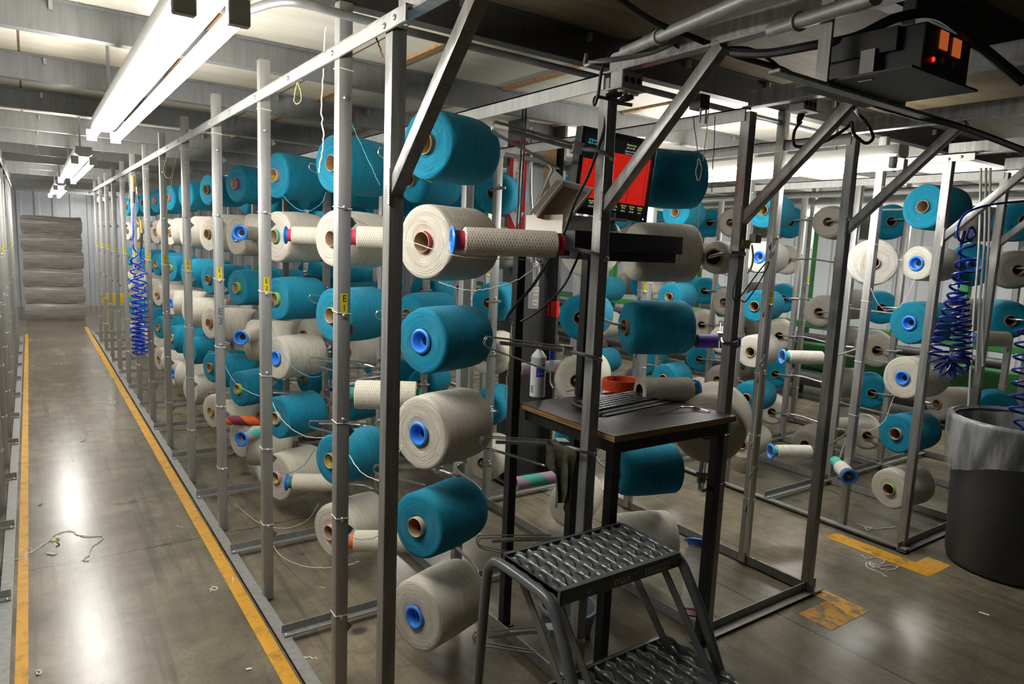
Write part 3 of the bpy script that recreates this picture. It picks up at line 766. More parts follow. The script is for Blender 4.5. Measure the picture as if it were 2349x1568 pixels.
# nearest post of that row (behind the keyboard)
base = at(1638, 590, 3.0); ax = Vector((.90, .42, 0)); package(base + ax * .2, -ax, 'W', 'red', 'half used cream package on a wide dark core, left of the yellow tape', None, .072, .2); peg_part(PA['c', 0], [(2.288, P0 - .01, base.z + .02), (2.2, P0 + .0, base.z + .02), base - ax * .08, base + ax * .2], False)
base = at(1622, 988, 2.93); ax = Vector((.86, .5, .08)); package(base + ax * .26, -ax, 'W', 'brown', 'large cream package crossing behind the table corner and its steel post', None, .156, .26); peg_part(PA['c', 0], [(2.288, P0 - .01, base.z + .02), (2.2, P0 + .04, base.z + .02), base - ax * .03, base + ax * .2], False)
b0 = at(1640, 783, 2.75); peg_part(PA['c', 0], [(2.288, P0 - .012, b0.z), (2.25, P0 + .0, b0.z), b0 + Vector((.02, -.02, 0)), b0 + Vector((.30, .20, .02))])
b0 = at(1590, 1120, 2.75); peg_part(PA['c', 0], [(2.288, P0 - .012, b0.z), (2.25, P0 + .0, b0.z), b0 + Vector((.02, -.02, 0)), b0 + Vector((.30, .20, .02))])
p = at(1595, 782, 3.15); bobbin(p, (.93, -.36, 0), 'purple', 'bare purple cardboard tube level with the wire clip on the post', None, tube='tube_purple', bare=True, L=.20, flange_r=None)
p = at(1180, 1109, 3.25); bobbin(p, (.93, -.1, .02), 'teal', 'bare tube with wide teal and pink stripes under the table', None, tube='tube_teal_pink', bare=True, L=.27, flange_r=None)
p = at(1190, 846, 3.6); bobbin(p, (.93, -.1, .02), 'teal', 'bare teal and lilac striped tube behind the spray can', None, tube='tube_teal_pink', bare=True, L=.30, flange_r=None)

# middle bay seen through the posts: packages hanging on the backs of the middle posts
for k, rows in ((2, 'T-T-T-'), (3, 'TWTWTW'), (4, 'TGTWTW'), (5, 'TWTWTG'), (6, 'TWTW--')):
    for i, c in enumerate(rows):
        if c == '-': continue
        py = P0 + PITCH * k; z = ROWZ[i] - (.05 if i else .0); base = Vector((1.66, py - .10, z)); ax = Vector((.96, .28, 0))
        package(base + ax * .28, -ax, c, 'brown', f"{CN[c][1]} package deep inside the creel, {ROWN[i]}, {ORD[k - 1]} bay from the front", 'packages inside the creel', .118, .28)
        pts = [(1.563, py + .02, z + .02), (1.50, py - .05, z + .015), (1.56, py - .14, z + .012), base + ax * .2 + Vector((0, 0, .012))]
        if k == 2: peg_part(PA['m', k], pts, False)
        else: peg_rod(rest1, pts, None, False)

# ---- second creel (behind the trash can)
F2 = ['T:teal T:brown T:brown T:pink', 'V:blue V:blue W:brown W:blue', 'T:blue T:brown T:brown T:teal', 'W:blue V:brown W:blue W:brown', 'T:cream T:brown T:brown T:lime', 'W:lime W:red W:brown W:brown']
R2 = [[.128, .10, .125, .127, .118, .122], [.122, .112, .112, .118, .116, .112]]
for i, row in enumerate(F2):
    for j, e in enumerate(row.split()):
        col, tube = e.split(':'); y = [1.955, 3.02, 3.83, 4.68][j]; z = ROWZ[i] - (.01 if i > 1 else 0); X = 4.24
        R = R2[min(j, 1)][i]; L = .30
        lab = f"{CN[col][1]} package, {TN[tube]}, {ROWN[i]} of the right creel, " + ['nearest the trash can', 'second bay back', 'third bay back', 'fourth bay back'][j]
        ax = Vector((.95, -.10, 0)) if j == 0 else Vector((.94, .2, 0))
        package((X, y, z), ax, col, tube, lab, 'yarn packages on the right hand creel', R, L)
        px, py = 4.70, P0 + PITCH * (j + 1); bs = Vector((X, y, z + .015)) + ax.normalized() * .36
        pts = [(px, py - .01, z + .02), (px - .02, py - .06, z + .02), bs, Vector((X + .05, y, z + .02))]
        if j == 0: peg_part(PG['m', 1], pts, False)
        else: peg_rod(rest2, pts, None, False)
GR2 = 'packages seen from behind in the right hand creel'
B2 = {0: 'TGT-W-', 1: 'TWTWTW', 2: 'TWTWTW', 3: 'TWTWTW', 4: 'TGTWTG'}
BPX = {}
for k in range(0, 5):
    for i, c in enumerate(B2[k]):
        if c == '-': continue
        py = P0 + PITCH * k; z = ROWZ[i] - .015; base = Vector((5.415, py + .14, z)); ax = Vector((.84, .54, 0))
        if k == 1 and i == 1: continue
        t = ['red', 'brown', 'brown', 'brown', 'brown', 'red'][i]
        package(base + ax * .28, -ax, c, t, f"{CN[c][1]} package pegged from behind, {ROWN[i]} of the right creel, {ORD[k]} post back", GR2, [.132, .128, .128, .138, .13, .122][i], .28)
        pts = [(5.42, py - .01, z + .02), (5.40, py - .05, z + .02), base - ax * .04 + Vector((0, 0, .012)), base + ax * .2 + Vector((0, 0, .012))]
        if k == 0: peg_part(PG['c', 0], pts, False)
        elif k < 3: peg_part(PG['c', k], pts, False)
        else: peg_rod(rest2, pts, None, False)
S2 = {1: 'G-G-G-', 2: 'GWGGGG', 3: 'GGGGG-', 4: 'TGTG--', 5: 'GWG---'}
for k in S2:
    for i, c in enumerate(S2[k]):
        if c == '-': continue
        py = P0 + PITCH * k; z = ROWZ[i] - .02; base = Vector((5.52, py - .30, z)); ax = Vector((.93, -.36, 0))
        package(base + ax * .28, -ax, c, ['teal', 'lime', 'red', 'teal', 'teal', 'orange'][i], f"{CN[c][1]} package sideways deep in the right creel, {ROWN[i]}, {ORD[k - 1]} bay", 'side on packages deep in the right hand creel', .125, .28)
        peg_rod(rest2, [(5.42, py - .01, z + .02), (5.46, py - .1, z + .02), base - ax * .03, base + ax * .2], None, False)
for k, rows in ((1, 'G-G--G'), (2, 'GWGWG-'), (3, 'TGWGTG'), (4, 'GWGTGW'), (5, 'GTGWG-')):
    for i, c in enumerate(rows):
        if c == '-': continue
        py = P0 + PITCH * k; z = ROWZ[i] - .05; base = Vector((4.82, py + .30, z)); ax = Vector((.96, .28, 0))
        package(base + ax * .28, -ax, c, ['orange', 'lime', 'red', 'teal', 'teal', 'pink'][i], f"{CN[c][1]} package on the inner side of the right creel, {ROWN[i]}, {ORD[k - 1]} bay", 'inner packages of the right creel', .12, .28)
        peg_rod(rest2, [(4.70, py + .02, z + .03), (4.74, py + .15, z + .02), base - ax * .03, base + ax * .2], None, False)
# odd ones between the right hand posts
ax = Vector((.86, .50, 0)); p = at(2003, 602, 4.12); package(p, ax, 'V', 'brown', 'white package seen face on behind the post numbered 317', None, .138, .16)
for (u, v, d, ax, R, L, lab) in ((1797, 818, 4.35, (.85, -.45, 0), .042, .27, 'white bobbin with a blue end hanging level with the fourth row on the right'),
                                 (1770, 1035, 4.35, (.85, -.45, 0), .042, .27, 'white bobbin with a blue end low down beside the dark end post'),
                                 (1948, 1092, 4.0, (.62, .78, .12), .042, .14, 'short white bobbin facing forward near the post foot numbered 313')):
    bobbin(at(u, v, d), ax, 'teal', lab, 'white bobbins in the right hand creel', R=R, L=L, yarn_='yarn_white', flange_r=.05)
    q = at(u, v, d) + Vector(ax).normalized() * L; peg_rod(rest2, [(4.70, P0 + PITCH, q.z + .02), (4.66, P0 + PITCH - .1, q.z + .02), q + Vector(ax) * .02, q - Vector(ax) * .15], None, False)
p = at(2235, 607, 4.15); package(p, (.86, .5, 0), 'T', 'blue', 'turquoise package with blue end behind the clear tubing', None, .128, .22)
p = at(1880, 975, 5.3); bobbin(p, (.9, -.3, 0), 'green', 'cream bobbin with a green ring low in the right hand creel', None, R=.055, L=.3, flange_r=None)
p = at(2290, 935, 4.25); package(p + Vector((0, 0, -.03)), (.86, .5, 0), 'T', 'brown', 'turquoise package just above the trash can rim', None, .125, .2)
p = at(2230, 775, 4.5); bobbin(p, (.8, -.5, 0), 'teal', 'cream bobbin with blue end between tubing and end post', None, R=.05, L=.25)

for mbx, cr in ((rest1, CR1), (rest2, CR2)):
    o = part('package_peg', mbx, cr); o['kind'] = 'stuff'

# ------------------------------------------------------------------ work table with its upper shelf
TZ = .975
r = root('work_table', (1.93, 1.94, 0), 'black steel work table with worn plywood top and a raised rear shelf', 'table')
mb = MB(); mb.bb((1.612, 1.655, TZ - .003), (2.268, 2.215, TZ), 'table_face'); mb.bb((1.612, 1.655, TZ - .022), (2.268, 2.215, TZ - .003), 'ply_edge'); part('table_top', mb, r)
mb = MB()
for lo, hi in (((1.63, 1.675, .905), (2.25, 1.70, TZ - .022)), ((1.63, 2.175, .905), (2.25, 2.20, TZ - .022)), ((1.63, 1.70, .905), (1.655, 2.175, TZ - .022)), ((2.225, 1.70, .905), (2.25, 2.175, TZ - .022))): mb.bb(lo, hi, 'black_paint')
part('apron', mb, r)
for x, y, z1 in ((1.655, 1.70, .905), (2.215, 1.695, .905), (1.935, 2.235, .905), (1.595, 2.235, 1.63)):
    mb = MB(); mb.bb((x - .019, y - .019, .003), (x + .019, y + .019, z1), 'black_paint', .002)
    mb.bb((x - .03, y - .03, 0), (x + .03, y + .03, .006), 'black_paint'); part('leg', mb, r)
mb = MB(); mb.bb((1.915, 2.19, TZ), (1.955, 2.23, 1.60), 'black_paint', .002); part('shelf_post', mb, r)
mb = MB(); e0 = ony(1320, 522, 1.88); e1 = ony(1568, 548, 1.88); zt = (e0.z + e1.z) / 2
mb.bb((e0.x, 1.88, zt - .07), (e1.x, 1.935, zt), 'black_paint', .002); mb.bb((e0.x + .19, 1.895, zt - .105), (e1.x - .02, 2.20, zt - .07), 'black_paint', .002); part('shelf_rail', mb, r)
mb = MB(); mb.bb((1.50, 1.96, 1.578), (1.625, 2.26, 1.638), 'black_paint', .002); part('shelf_bracket', mb, r)
mb = MB(); mb.bb((1.48, 1.94, 1.638), (1.645, 2.28, 1.657), 'ply_edge'); part('upper_shelf', mb, r)

# boxes on the upper shelf
mb = MB(); mb.bb((1.576, 1.952, 1.6575), (1.722, 2.178, 1.725), 'box_white', .001)
thing('carton', mb, 'flat closed white carton on the plywood upper shelf', 'box')
r = root('open_carton', (1.64, 2.03, 1.7255), 'open white mailer carton tipped on top of the closed carton', 'box')
oc = at(1230, 489, 2.47); E1 = (RT * .097 - DN * .120); E2 = (RT * .108 + DN * .028); E3 = (FW + RT * .05).normalized() * .085
def panel(mb, q, t, m_out, m_in):
    q = [Vector(p) for p in q]; n = (q[1] - q[0]).cross(q[2] - q[0]).normalized() * t
    a = mb.verts(q); c = mb.verts([p + n for p in q]); mi = mb.mat(m_in); mo = mb.mat(m_out)
    mb.quad([a, a + 1, a + 2, a + 3], mi); mb.quad([c + 3, c + 2, c + 1, c], mo)
    for k in range(4): mb.quad([a + k, c + k, c + (k + 1) % 4, a + (k + 1) % 4], mo)
mb = MB()
panel(mb, [oc + E3, oc + E1 + E3, oc + E1 + E2 + E3, oc + E2 + E3], .003, 'box_white', 'box_inside')
panel(mb, [oc, oc + E1, oc + E1 + E3, oc + E3], -.003, 'box_white', 'box_inside')
panel(mb, [oc + E1, oc + E1 + E2, oc + E1 + E2 + E3, oc + E1 + E3], -.003, 'box_white', 'box_inside')
panel(mb, [oc + E2, oc + E2 + E3, oc + E1 + E2 + E3, oc + E1 + E2], -.003, 'box_white', 'box_inside')
part('box_body', mb, r)
mb = MB(); g = -RT * .028 + DN * .004 - FW * .012; panel(mb, [oc, oc + g, oc + E1 + g, oc + E1], .003, 'box_white', 'box_white'); part('flap', mb, r)
mb = MB(); g = -RT * .022 - DN * .052 - FW * .02; panel(mb, [oc + E1 + g * .1 - RT * .045 + DN * .035, oc + E1 - RT * .05 - DN * .005, oc + E1 - RT * .03 - DN * .035, oc + E1 + RT * .006 - DN * .004], .003, 'box_white', 'box_white'); part('flap', mb, r)

# monitor
mc = at(1411, 404, 2.72); mw, mh = .375, .325
r = root('computer_monitor', (mc.x, mc.y, 1.681), 'black flat monitor showing a red carpet pattern screen', 'monitor')
Rm = Matrix.Rotation(math.radians(-5), 3, 'Z') @ Matrix.Rotation(math.radians(3.0), 3, 'Y') @ Matrix.Rotation(math.radians(4), 3, 'X')
def mp(x, y, z): return mc + Rm @ Vector((x, y, z))
mb = MB(); mb.box(mp(0, .02, 0), (mw, .04, mh), 'black_plastic', Rm, .004)
for lo, sz in (((0, -.003, mh / 2 - .010), (mw, .008, .02)), ((0, -.003, -mh / 2 + .014), (mw, .008, .028)), ((-mw / 2 + .010, -.003, 0), (.02, .008, mh)), ((mw / 2 - .010, -.003, 0), (.02, .008, mh))): mb.box(mp(*lo), sz, 'black_plastic', Rm, .002)
part('case', mb, r)
sw, sh = mw - .04, mh - .048; zc = .004
mb = MB(); mb.box(mp(0, -.0005, zc), (sw, .001, sh), 'screen_dark', Rm)
def red(x0, x1, z0, z1):
    a = mb.verts([mp(x0, -.0014, z0), mp(x1, -.0014, z0), mp(x1, -.0014, z1), mp(x0, -.0014, z1)])
    mb.quad([a, a + 1, a + 2, a + 3], mb.mat('screen_red'), [(x0 / .15, z0 / .15), (x1 / .15, z0 / .15), (x1 / .15, z1 / .15), (x0 / .15, z1 / .15)])
red(-sw / 2 + .004, -.052, -.098, .048); red(-.052, .070, -.098, .088); red(.0725, .1525, -.098, .088); red(.1545, sw / 2, -.098, .088)
def stext(t, x, z, size, m_, al='LEFT'):
    Mt = Matrix.Translation(mp(x, -.002, z)) @ Rm.to_4x4() @ Matrix.Rotation(PI / 2, 4, 'X'); mb.text(t, size, m_, Mt, al)
stext('27.20 lot units', -.150, .118, .0105, 'screen_cyan'); stext('185.61 current units', -.154, .107, .0105, 'screen_cyan')
stext('Pattern Line', .035, .128, .010, 'screen_yellow'); stext('220 of 300', .035, .116, .010, 'screen_white'); stext('Offset', .125, .126, .010, 'screen_yellow')
stext('Engineered Solutions', .03, .103, .009, 'screen_white'); stext('//www.ces-web.com', .03, .093, .008, 'screen_white')
for x, a, c in ((-.150, 'Stitches\n/ inch', '8.21'), (-.100, 'Needle\nRPM', '357.54'), (.020, 'Lot\nYards', '0.00'), (.062, 'Current\nUnits', '185.61'), (.105, 'Current\nYards', '137.00'), (.147, 'Backing\nYards', '0.00')):
    stext(a, x, -.112, .0088, 'screen_yellow', 'CENTER'); stext(c, x, -.129, .0088, 'screen_white', 'CENTER')
part('screen', mb, r)
mb = MB(); mb.lathe([(0, .0035), (.001, .001)], 8, 'led_blue', Matrix.Translation(mp(mw / 2 - .02, -.007, -mh / 2 + .012)) @ Matrix.Rotation(-PI / 2, 4, 'Z')); part('power_light', mb, r)
mb = MB(); q = Matrix.Translation((mc.x, mc.y + .03, 1.681)) @ Matrix.Rotation(-PI / 2, 4, 'Y'); mb.lathe([(0, .0001), (0, .052), (.012, .05), (.03, .034), (mc.z - mh / 2 - 1.681 + .02, .034)], 24, 'monitor_blue', q); part('stand', mb, r)
mb = MB(); mb.box((mc.x + .02, mc.y - .004, mc.z - mh / 2 - .006), (.10, .02, .012), 'grey_plastic', None, .002); part('stand_clip', mb, r)

# things on the table top
c0 = onz(1232, 908, TZ); Mz = lambda p: Matrix.Translation(p) @ Matrix.Rotation(-PI / 2, 4, 'Y')
r = root('spray_can', c0, 'white aerosol disinfectant can with a blue label on the table corner', 'spray can')
mb = MB(); mb.lathe([(0, .001), (0, .031), (.004, .0335), (.010, .0325), (.165, .0325), (.170, .0335), (.178, .029), (.190, .020), (.197, .014), (.198, .001)], 32, 'can_white', Mz(c0))
part('body', mb, r)
mb = MB(); mb.lathe([(.196, .012), (.205, .012), (.206, .009), (.220, .008), (.221, .001)], 16, 'can_white', Mz(c0)); part('nozzle', mb, r)
def wrap(mb, a0, a1, z0, z1, mat, rr=.0329):
    n = 10; pa = [(a0 + (a1 - a0) * k / n) for k in range(n + 1)]
    b0 = mb.verts([c0 + Vector((rr * math.cos(t), rr * math.sin(t), z)) for z in (z0, z1) for t in pa]); mi = mb.mat(mat)
    for k in range(n): mb.quad([b0 + k, b0 + k + 1, b0 + n + 2 + k, b0 + n + 1 + k], mi, None, True)
ang = math.atan2(-c0.y, -c0.x)
mb = MB(); wrap(mb, ang - .25, ang + .95, .088, .128, 'can_blue'); wrap(mb, ang + .55, ang + .95, .134, .142, 'can_red', .033)
for k in range(7): wrap(mb, ang + .05 - .02 * (k % 3), ang + .72 + .05 * (k % 2), .078 - .008 * k, .0795 - .008 * k, 'grey_plastic')
for k in range(11): wrap(mb, ang - 1.05, ang - .55 - .05 * (k % 3), .145 - .008 * k, .1462 - .008 * k, 'grey_plastic')
for k in range(4): wrap(mb, ang - 1.05, ang - .6, .02 + .008 * k, .0245 + .008 * k, 'tag_ink')
for k, ch in enumerate('DISINFECTANT'):
    t = ang + .02 + k * .105
    Mt = Matrix.Translation(c0 + Vector((.0332 * math.cos(t), .0332 * math.sin(t), .102))) @ Matrix.Rotation(t + PI / 2, 4, 'Z') @ Matrix.Rotation(PI / 2, 4, 'X'); mb.text(ch, .0085, 'can_white', Mt)
part('label', mb, r)

c1 = onz(1424, 893, TZ); mb = MB(); n = 70; th = .0022
sp = []
for k in range(n + 1):
    t = k / n; a = .6 + t * 2 * PI * 2.35; rr = .088 - .016 * max(0, t - .45) / .55 + .002 * math.sin(3 * a); sp.append((rr * math.cos(a), rr * math.sin(a) * .92))
for k in range(1, 6): sp.append((sp[n][0] * (1 - k * .16), sp[n][1] * (1 - k * .12) + .006 * k))
lo = mb.verts([c1 + Vector((x, y, .001)) for x, y in sp]); hi = mb.verts([c1 + Vector((x, y, .05)) for x, y in sp])
lo2 = mb.verts([c1 + Vector((x * .965, y * .965, .001)) for x, y in sp]); hi2 = mb.verts([c1 + Vector((x * .965, y * .965, .05)) for x, y in sp]); mi = mb.mat('orange_belt')
for k in range(len(sp) - 1):
    mb.quad([lo + k, lo + k + 1, hi + k + 1, hi + k], mi, None, True); mb.quad([lo2 + k + 1, lo2 + k, hi2 + k, hi2 + k + 1], mi, None, True); mb.quad([hi + k, hi + k + 1, hi2 + k + 1, hi2 + k], mi); mb.quad([lo + k + 1, lo + k, lo2 + k, lo2 + k + 1], mi)
thing('belt_coil', mb, 'coiled orange belt strip standing on the table behind the keyboard', 'belt')

ka = onz(1392, 951, TZ); kb = onz(1552, 917, TZ); kd = (kb - ka).normalized(); kn = Vector((-kd.y, kd.x, 0)); kc = (ka + kb) / 2 + kn * .075 - kd * .05
Rk = Matrix((kd, kn, Vector((0, 0, 1)))).transposed() @ Matrix.Rotation(math.radians(4), 3, 'X')
r = root('keyboard', (kc.x, kc.y, TZ), 'black computer keyboard lying across the table top', 'keyboard')
def kp(x, y, z): return Vector((kc.x, kc.y, TZ + .012)) + Rk @ Vector((x, y, z))
mb = MB(); mb.box(kp(0, 0, 0), (.45, .155, .016), 'key_plastic', Rk, .006); mb.box(kp(0, -.083, -.004), (.44, .03, .012), 'key_plastic', Rk, .005); part('case', mb, r)
mb = MB()
for row in range(6):
    y = .058 - row * .0215; xs = -.215
    widths = [1.0] * 15 if row < 5 else [1.4, 1.1, 1.1, 6, 1.1, 1.1, 1.1, 1.4]
    sc = .292 / sum(widths)
    for wd in widths:
        mb.box(kp(xs + wd * sc / 2, y, .0115), (wd * sc - .003, .0165, .007), 'black_plastic', Rk, .0015); xs += wd * sc
    for k in range(3): mb.box(kp(.090 + k * .0185, y, .0115), (.0155, .0165, .007), 'black_plastic', Rk, .0015)
    for k in range(4): mb.box(kp(.149 + k * .0185, y, .0115), (.0155, .0165, .007), 'black_plastic', Rk, .0015)
part('keys', mb, r)
mb = MB(); mb.tube(spline([kp(-.1, .075, 0), kp(-.12, .12, .0), at(1330, 893, 2.78), at(1300, 898, 2.8)], 6), .0022, 'black_rubber', 6); part('cord', mb, r)

s0 = onz(1511, 951, TZ); s1 = onz(1592, 941, TZ); s2 = onz(1624, 946, TZ)
r = root('thread_snips', ((s0 + s2) / 2), 'small chrome thread snips lying near the front edge of the table', 'scissors')
U = Vector((0, 0, 1)); sd = (s1 - s0).normalized(); sn = Vector((-sd.y, sd.x, 0))
mb = MB(); mb.bar(s0 + U * .004, s0 + (s1 - s0) * .5 + U * .012, .006, .003, 'chrome'); mb.bar(s0 + sn * .005 + U * .004, s0 + (s1 - s0) * .5 + U * .012, .006, .003, 'chrome'); part('blade', mb, r)
mb = MB(); mid = s0 + (s1 - s0) * .5 + U * .012
mb.tube(spline([mid, mid + sd * .02 + U * .008, s1 + U * .012, s2 + U * .007 + sn * .004, s2 + U * .004 - sn * .006], 5), .0036, 'chrome', 8)
lp = s1 + sn * -.008; mb.tube([lp + Vector((.017 * math.cos(t), .013 * math.sin(t), .006)) for t in [k * PI / 8 for k in range(17)]], .0026, 'chrome', 6); part('handle', mb, r)

# ------------------------------------------------------------------ rolling step stool
def tread(mb, x0, x1, y0, y1, z, h=.045):
    """grip strut tread: side rails and rows of wavy raised ribs with open diamonds"""
    m_ = 'step_grey'; n = 11; pitch = (x1 - x0) / n; mi = mb.mat(m_)
    mb.bb((x0, y0, z - h), (x1, y0 + .004, z), m_, .001); mb.bb((x0, y1 - .004, z - h), (x1, y1, z), m_, .001)
    mb.bb((x0, y0, z - h), (x0 + .004, y1, z - .006), m_); mb.bb((x1 - .004, y0, z - h), (x1, y1, z - .006), m_)
    mb.bb((x0, y0, z - .003), (x1, y0 + .02, z), m_); mb.bb((x0, y1 - .014, z - .003), (x1, y1, z), m_)
    N = 56
    for k in range(n + 1):
        xc = x0 + pitch * k; cols = []
        ph = PI * (k % 2)
        for j in range(N + 1):
            t = j / N; y = y0 + .012 + (y1 - y0 - .022) * t
            wv = math.sin(t * PI * 2 * 4 + ph); wd = pitch * (.33 + .13 * wv); zz = z - .002 + .0085 * (.5 + .5 * wv) * min(1, t * 7, (1 - t) * 7)
            cols.append((y, wd, zz, .05 * pitch * math.sin(t * PI * 8 + ph)))
        prof = ((-1, -.022), (-.8, -.009), (-.4, -.001), (0, .001), (.4, -.001), (.8, -.009), (1, -.022))
        b0 = [mb.verts([(min(max(xc + of + p * wd, x0), x1), y, zz + dz) for p, dz in prof]) for y, wd, zz, of in cols]
        for j in range(N):
            for q in range(6): mb.quad([b0[j] + q, b0[j] + q + 1, b0[j + 1] + q + 1, b0[j + 1] + q], mi, None, True)
        for j in range(1, N):
            y, wd, zz, of = cols[j]
            if zz > z + .0015:
                for s in (-1, 1):
                    xx = min(max(xc + of + s * wd * .86, x0 + .002), x1 - .002); mb.bar((xx, y - .0016, zz - .010), (xx, y + .0016, zz - .010), .002, .007, m_)
r = root('step_stool', (1.43, 1.38, 0), 'grey steel two step stool with perforated grip treads in the foreground', 'step stool')
sx0, sx1 = 1.166, 1.676; T1 = .650
mb = MB(); tread(mb, sx0 + .012, sx1, 1.385, 1.672, T1)
fy = 1.3835
for t, x, sz in (('o', 1.285, .03), ('man', 1.417, .040), ('°', 1.472, .026)):
    mb.text(t, sz, 'stencil_cream', Matrix.Translation((x, fy, T1 - .024)) @ Matrix.Rotation(PI / 2, 4, 'X'))
mb.bb((1.515, fy + .0002, T1 - .035), (1.625, fy + .0014, T1 - .014), 'sticker_light')
for k in range(9): mb.bb((1.52 + k * .0115, fy - .0002, T1 - .032), (1.527 + k * .0115, fy + .001, T1 - .018), 'step_grey')
part('tread', mb, r, 'upper tread with worn stencilled letters')
mb = MB(); tread(mb, 1.20, 1.70, 1.115, 1.452, .33); part('tread', mb, r, 'lower tread')
for s, xo in ((0, sx0 - .012), (1, sx1 + .014)):
    x = xo; dx = -.02 if s == 0 else .03
    mb = MB(); mb.tube(spline([(x + dx * .6, 1.745, .02), (x + dx * .3, 1.735, .30), (x, 1.722, T1 - .10), (x, 1.700, T1 - .045), (x, 1.650, T1 - .022), (x, 1.46, T1 - .022), (x, 1.40, T1 - .035), (x, 1.355, T1 - .085), (x + dx * .3, 1.27, .42), (x + dx, 1.08, .02)], 7), .0165, 'step_grey', 14)
    part('side_frame', mb, r)
    for yy in (1.745, 1.08):
        mb = MB(); mb.lathe([(0, .001), (0, .021), (.03, .021), (.03, .001)], 14, 'black_rubber', Mz(Vector((x + dx * (.6 if yy > 1.5 else 1), yy, .0)))); part('rubber_foot', mb, r)
    xi = x + (.045 if s == 0 else -.06)
    mb = MB(); mb.bar((xi, 1.62, T1 - .04), (xi + .0, 1.33, .30), .004, .03, 'step_grey'); mb.bar((xi, 1.42, T1 - .045), (xi, 1.16, .30), .004, .028, 'step_grey'); part('step_hanger', mb, r)

# ------------------------------------------------------------------ trash can with liner
tc = Vector((4.262, 1.32, 0)); R0, R1_, HT = .285, .325, .80
r = root('trash_can', tc, 'big round dark grey trash can at the right edge', 'trash can')
mb = MB(); mb.lathe([(0, .001), (0, R0 - .03), (.012, R0 - .008), (.04, R0), (.60, R1_ - .014), (HT - .03, R1_), (HT - .028, R1_ + .016), (HT, R1_ + .016), (HT, R1_ - .006), (.05, R0 - .012), (.05, .001)], 64, 'can_body', Mz(tc)); part('body', mb, r)
mb = MB(); rnd = random.Random(3)
hem = [ .565 + .055 * math.sin(2 * PI * k / 96 * 1 + 3.4) + .018 * math.sin(2 * PI * k / 96 * 4 + 1) + .006 * rnd.random() for k in range(96)]
rows = []
for j in range(12):
    t = j / 11; ring = []
    for k in range(96):
        a = 2 * PI * k / 96; z = HT + .012 - (HT + .012 - hem[k]) * t
        fold = .004 + (.008 + .012 * t) * (.5 + .5 * math.sin(a * 17 + 3 * t + 1.3 * math.sin(a * 5))) * (1 if j else .5)
        rr = R0 + (R1_ - R0) * max(0, z - .04) / (HT - .07) + .018 + fold
        ring.append(tc + Vector((math.cos(a) * rr, math.sin(a) * rr, z)))
    rows.append(mb.verts(ring))
inn = []
for j in range(8):
    t = j / 7; ring = []
    for k in range(96):
        a = 2 * PI * k / 96; z = HT + .012 + (.004 if j == 0 else 0) - .38 * t; rr = R1_ + .006 - .02 * (j > 0) - .03 * t - .014 * t * (1 + math.sin(a * 13 + t * 2))
        ring.append(tc + Vector((math.cos(a) * rr, math.sin(a) * rr, z)))
    inn.append(mb.verts(ring))
mi = mb.mat('bag_film')
for A in (rows, inn):
    for j in range(len(A) - 1):
        for k in range(96): mb.quad([A[j] + k, A[j] + (k + 1) % 96, A[j + 1] + (k + 1) % 96, A[j + 1] + k], mi, None, True)
for k in range(96): mb.quad([rows[0] + k, inn[0] + k, inn[0] + (k + 1) % 96, rows[0] + (k + 1) % 96], mi, None, True)
part('liner', mb, r, 'clear plastic liner folded over the rim', sharp=80)

# ------------------------------------------------------------------ building column and what is fixed to it
cc = Vector((2.80, 3.70, 0)); 
r = root('building_column', cc, 'dark steel building column behind the work table', 'column')
mb = MB(); mb.bb((2.62, 3.66, 0), (2.64, 3.86, ZC), 'dark_steel'); mb.bb((2.94, 3.66, 0), (2.96, 3.86, ZC), 'dark_steel'); mb.bb((2.64, 3.755, 0), (2.94, 3.765, ZC), 'dark_steel'); mb.bb((2.56, 3.60, 0), (3.02, 3.92, .02), 'dark_steel')
mb.bb((2.618, 3.658, 1.14), (2.6425, 3.862, 1.25), 'sign_red'); mb.bb((2.938, 3.656, 1.14), (2.962, 3.862, 1.25), 'sign_red'); part('post', mb, r)
sg = at(1187, 430, 4.25)
r2 = root('wall_sign', sg + Vector((0, 0, -.25)), 'tall red and white arrow sign with vertical lettering on the column', 'sign')
Rs = Matrix.Rotation(math.radians(-28), 3, 'Z'); sp0 = lambda x, y, z: sg + Rs @ Vector((x, y, z))
mb = MB(); mb.box(sp0(0, .004, 0), (.105, .004, .56), 'sign_red', Rs)
a = mb.verts([sp0(x, .0014, z) for x, z in ((-.030, .24), (.030, .24), (.030, -.15), (.048, -.15), (0, -.25), (-.048, -.15), (-.030, -.15))]); mb.quad([a + k for k in range(7)], mb.mat('sign_white'))
for k, ch in enumerate('FIRE'):
    mb.text(ch, .045, 'sign_red', Matrix.Translation(sp0(0, 0, .22 - k * .022)) @ Rs.to_4x4() @ Matrix.Rotation(PI / 2, 4, 'X')) if 0 else None
for k, ch in enumerate('EXTINGUISHER'):
    mb.text(ch, .040, 'sign_red', Matrix.Translation(sp0(0, .0005, .215 - k * .033)) @ Rs.to_4x4() @ Matrix.Rotation(PI / 2, 4, 'X'))
part('panel', mb, r2)
ob = at(1224, 683, 4.0)
r2 = root('outlet_box', ob, 'grey outlet box with two sockets hanging beside the column', 'outlet')
mb = MB(); mb.box(ob, (.05, .04, .125), 'grey_plastic', None, .003); part('box', mb, r2)
for dz in (.028, -.028):
    mb = MB(); mb.box(ob + Vector((-.003, -.021, dz)), (.034, .004, .034), 'outlet_cream', None, .0015)
    for dx in (-.009, .004): mb.box(ob + Vector((dx, -.0235, dz + .003)), (.003, .001, .010), 'tag_ink')
    part('socket', mb, r2)
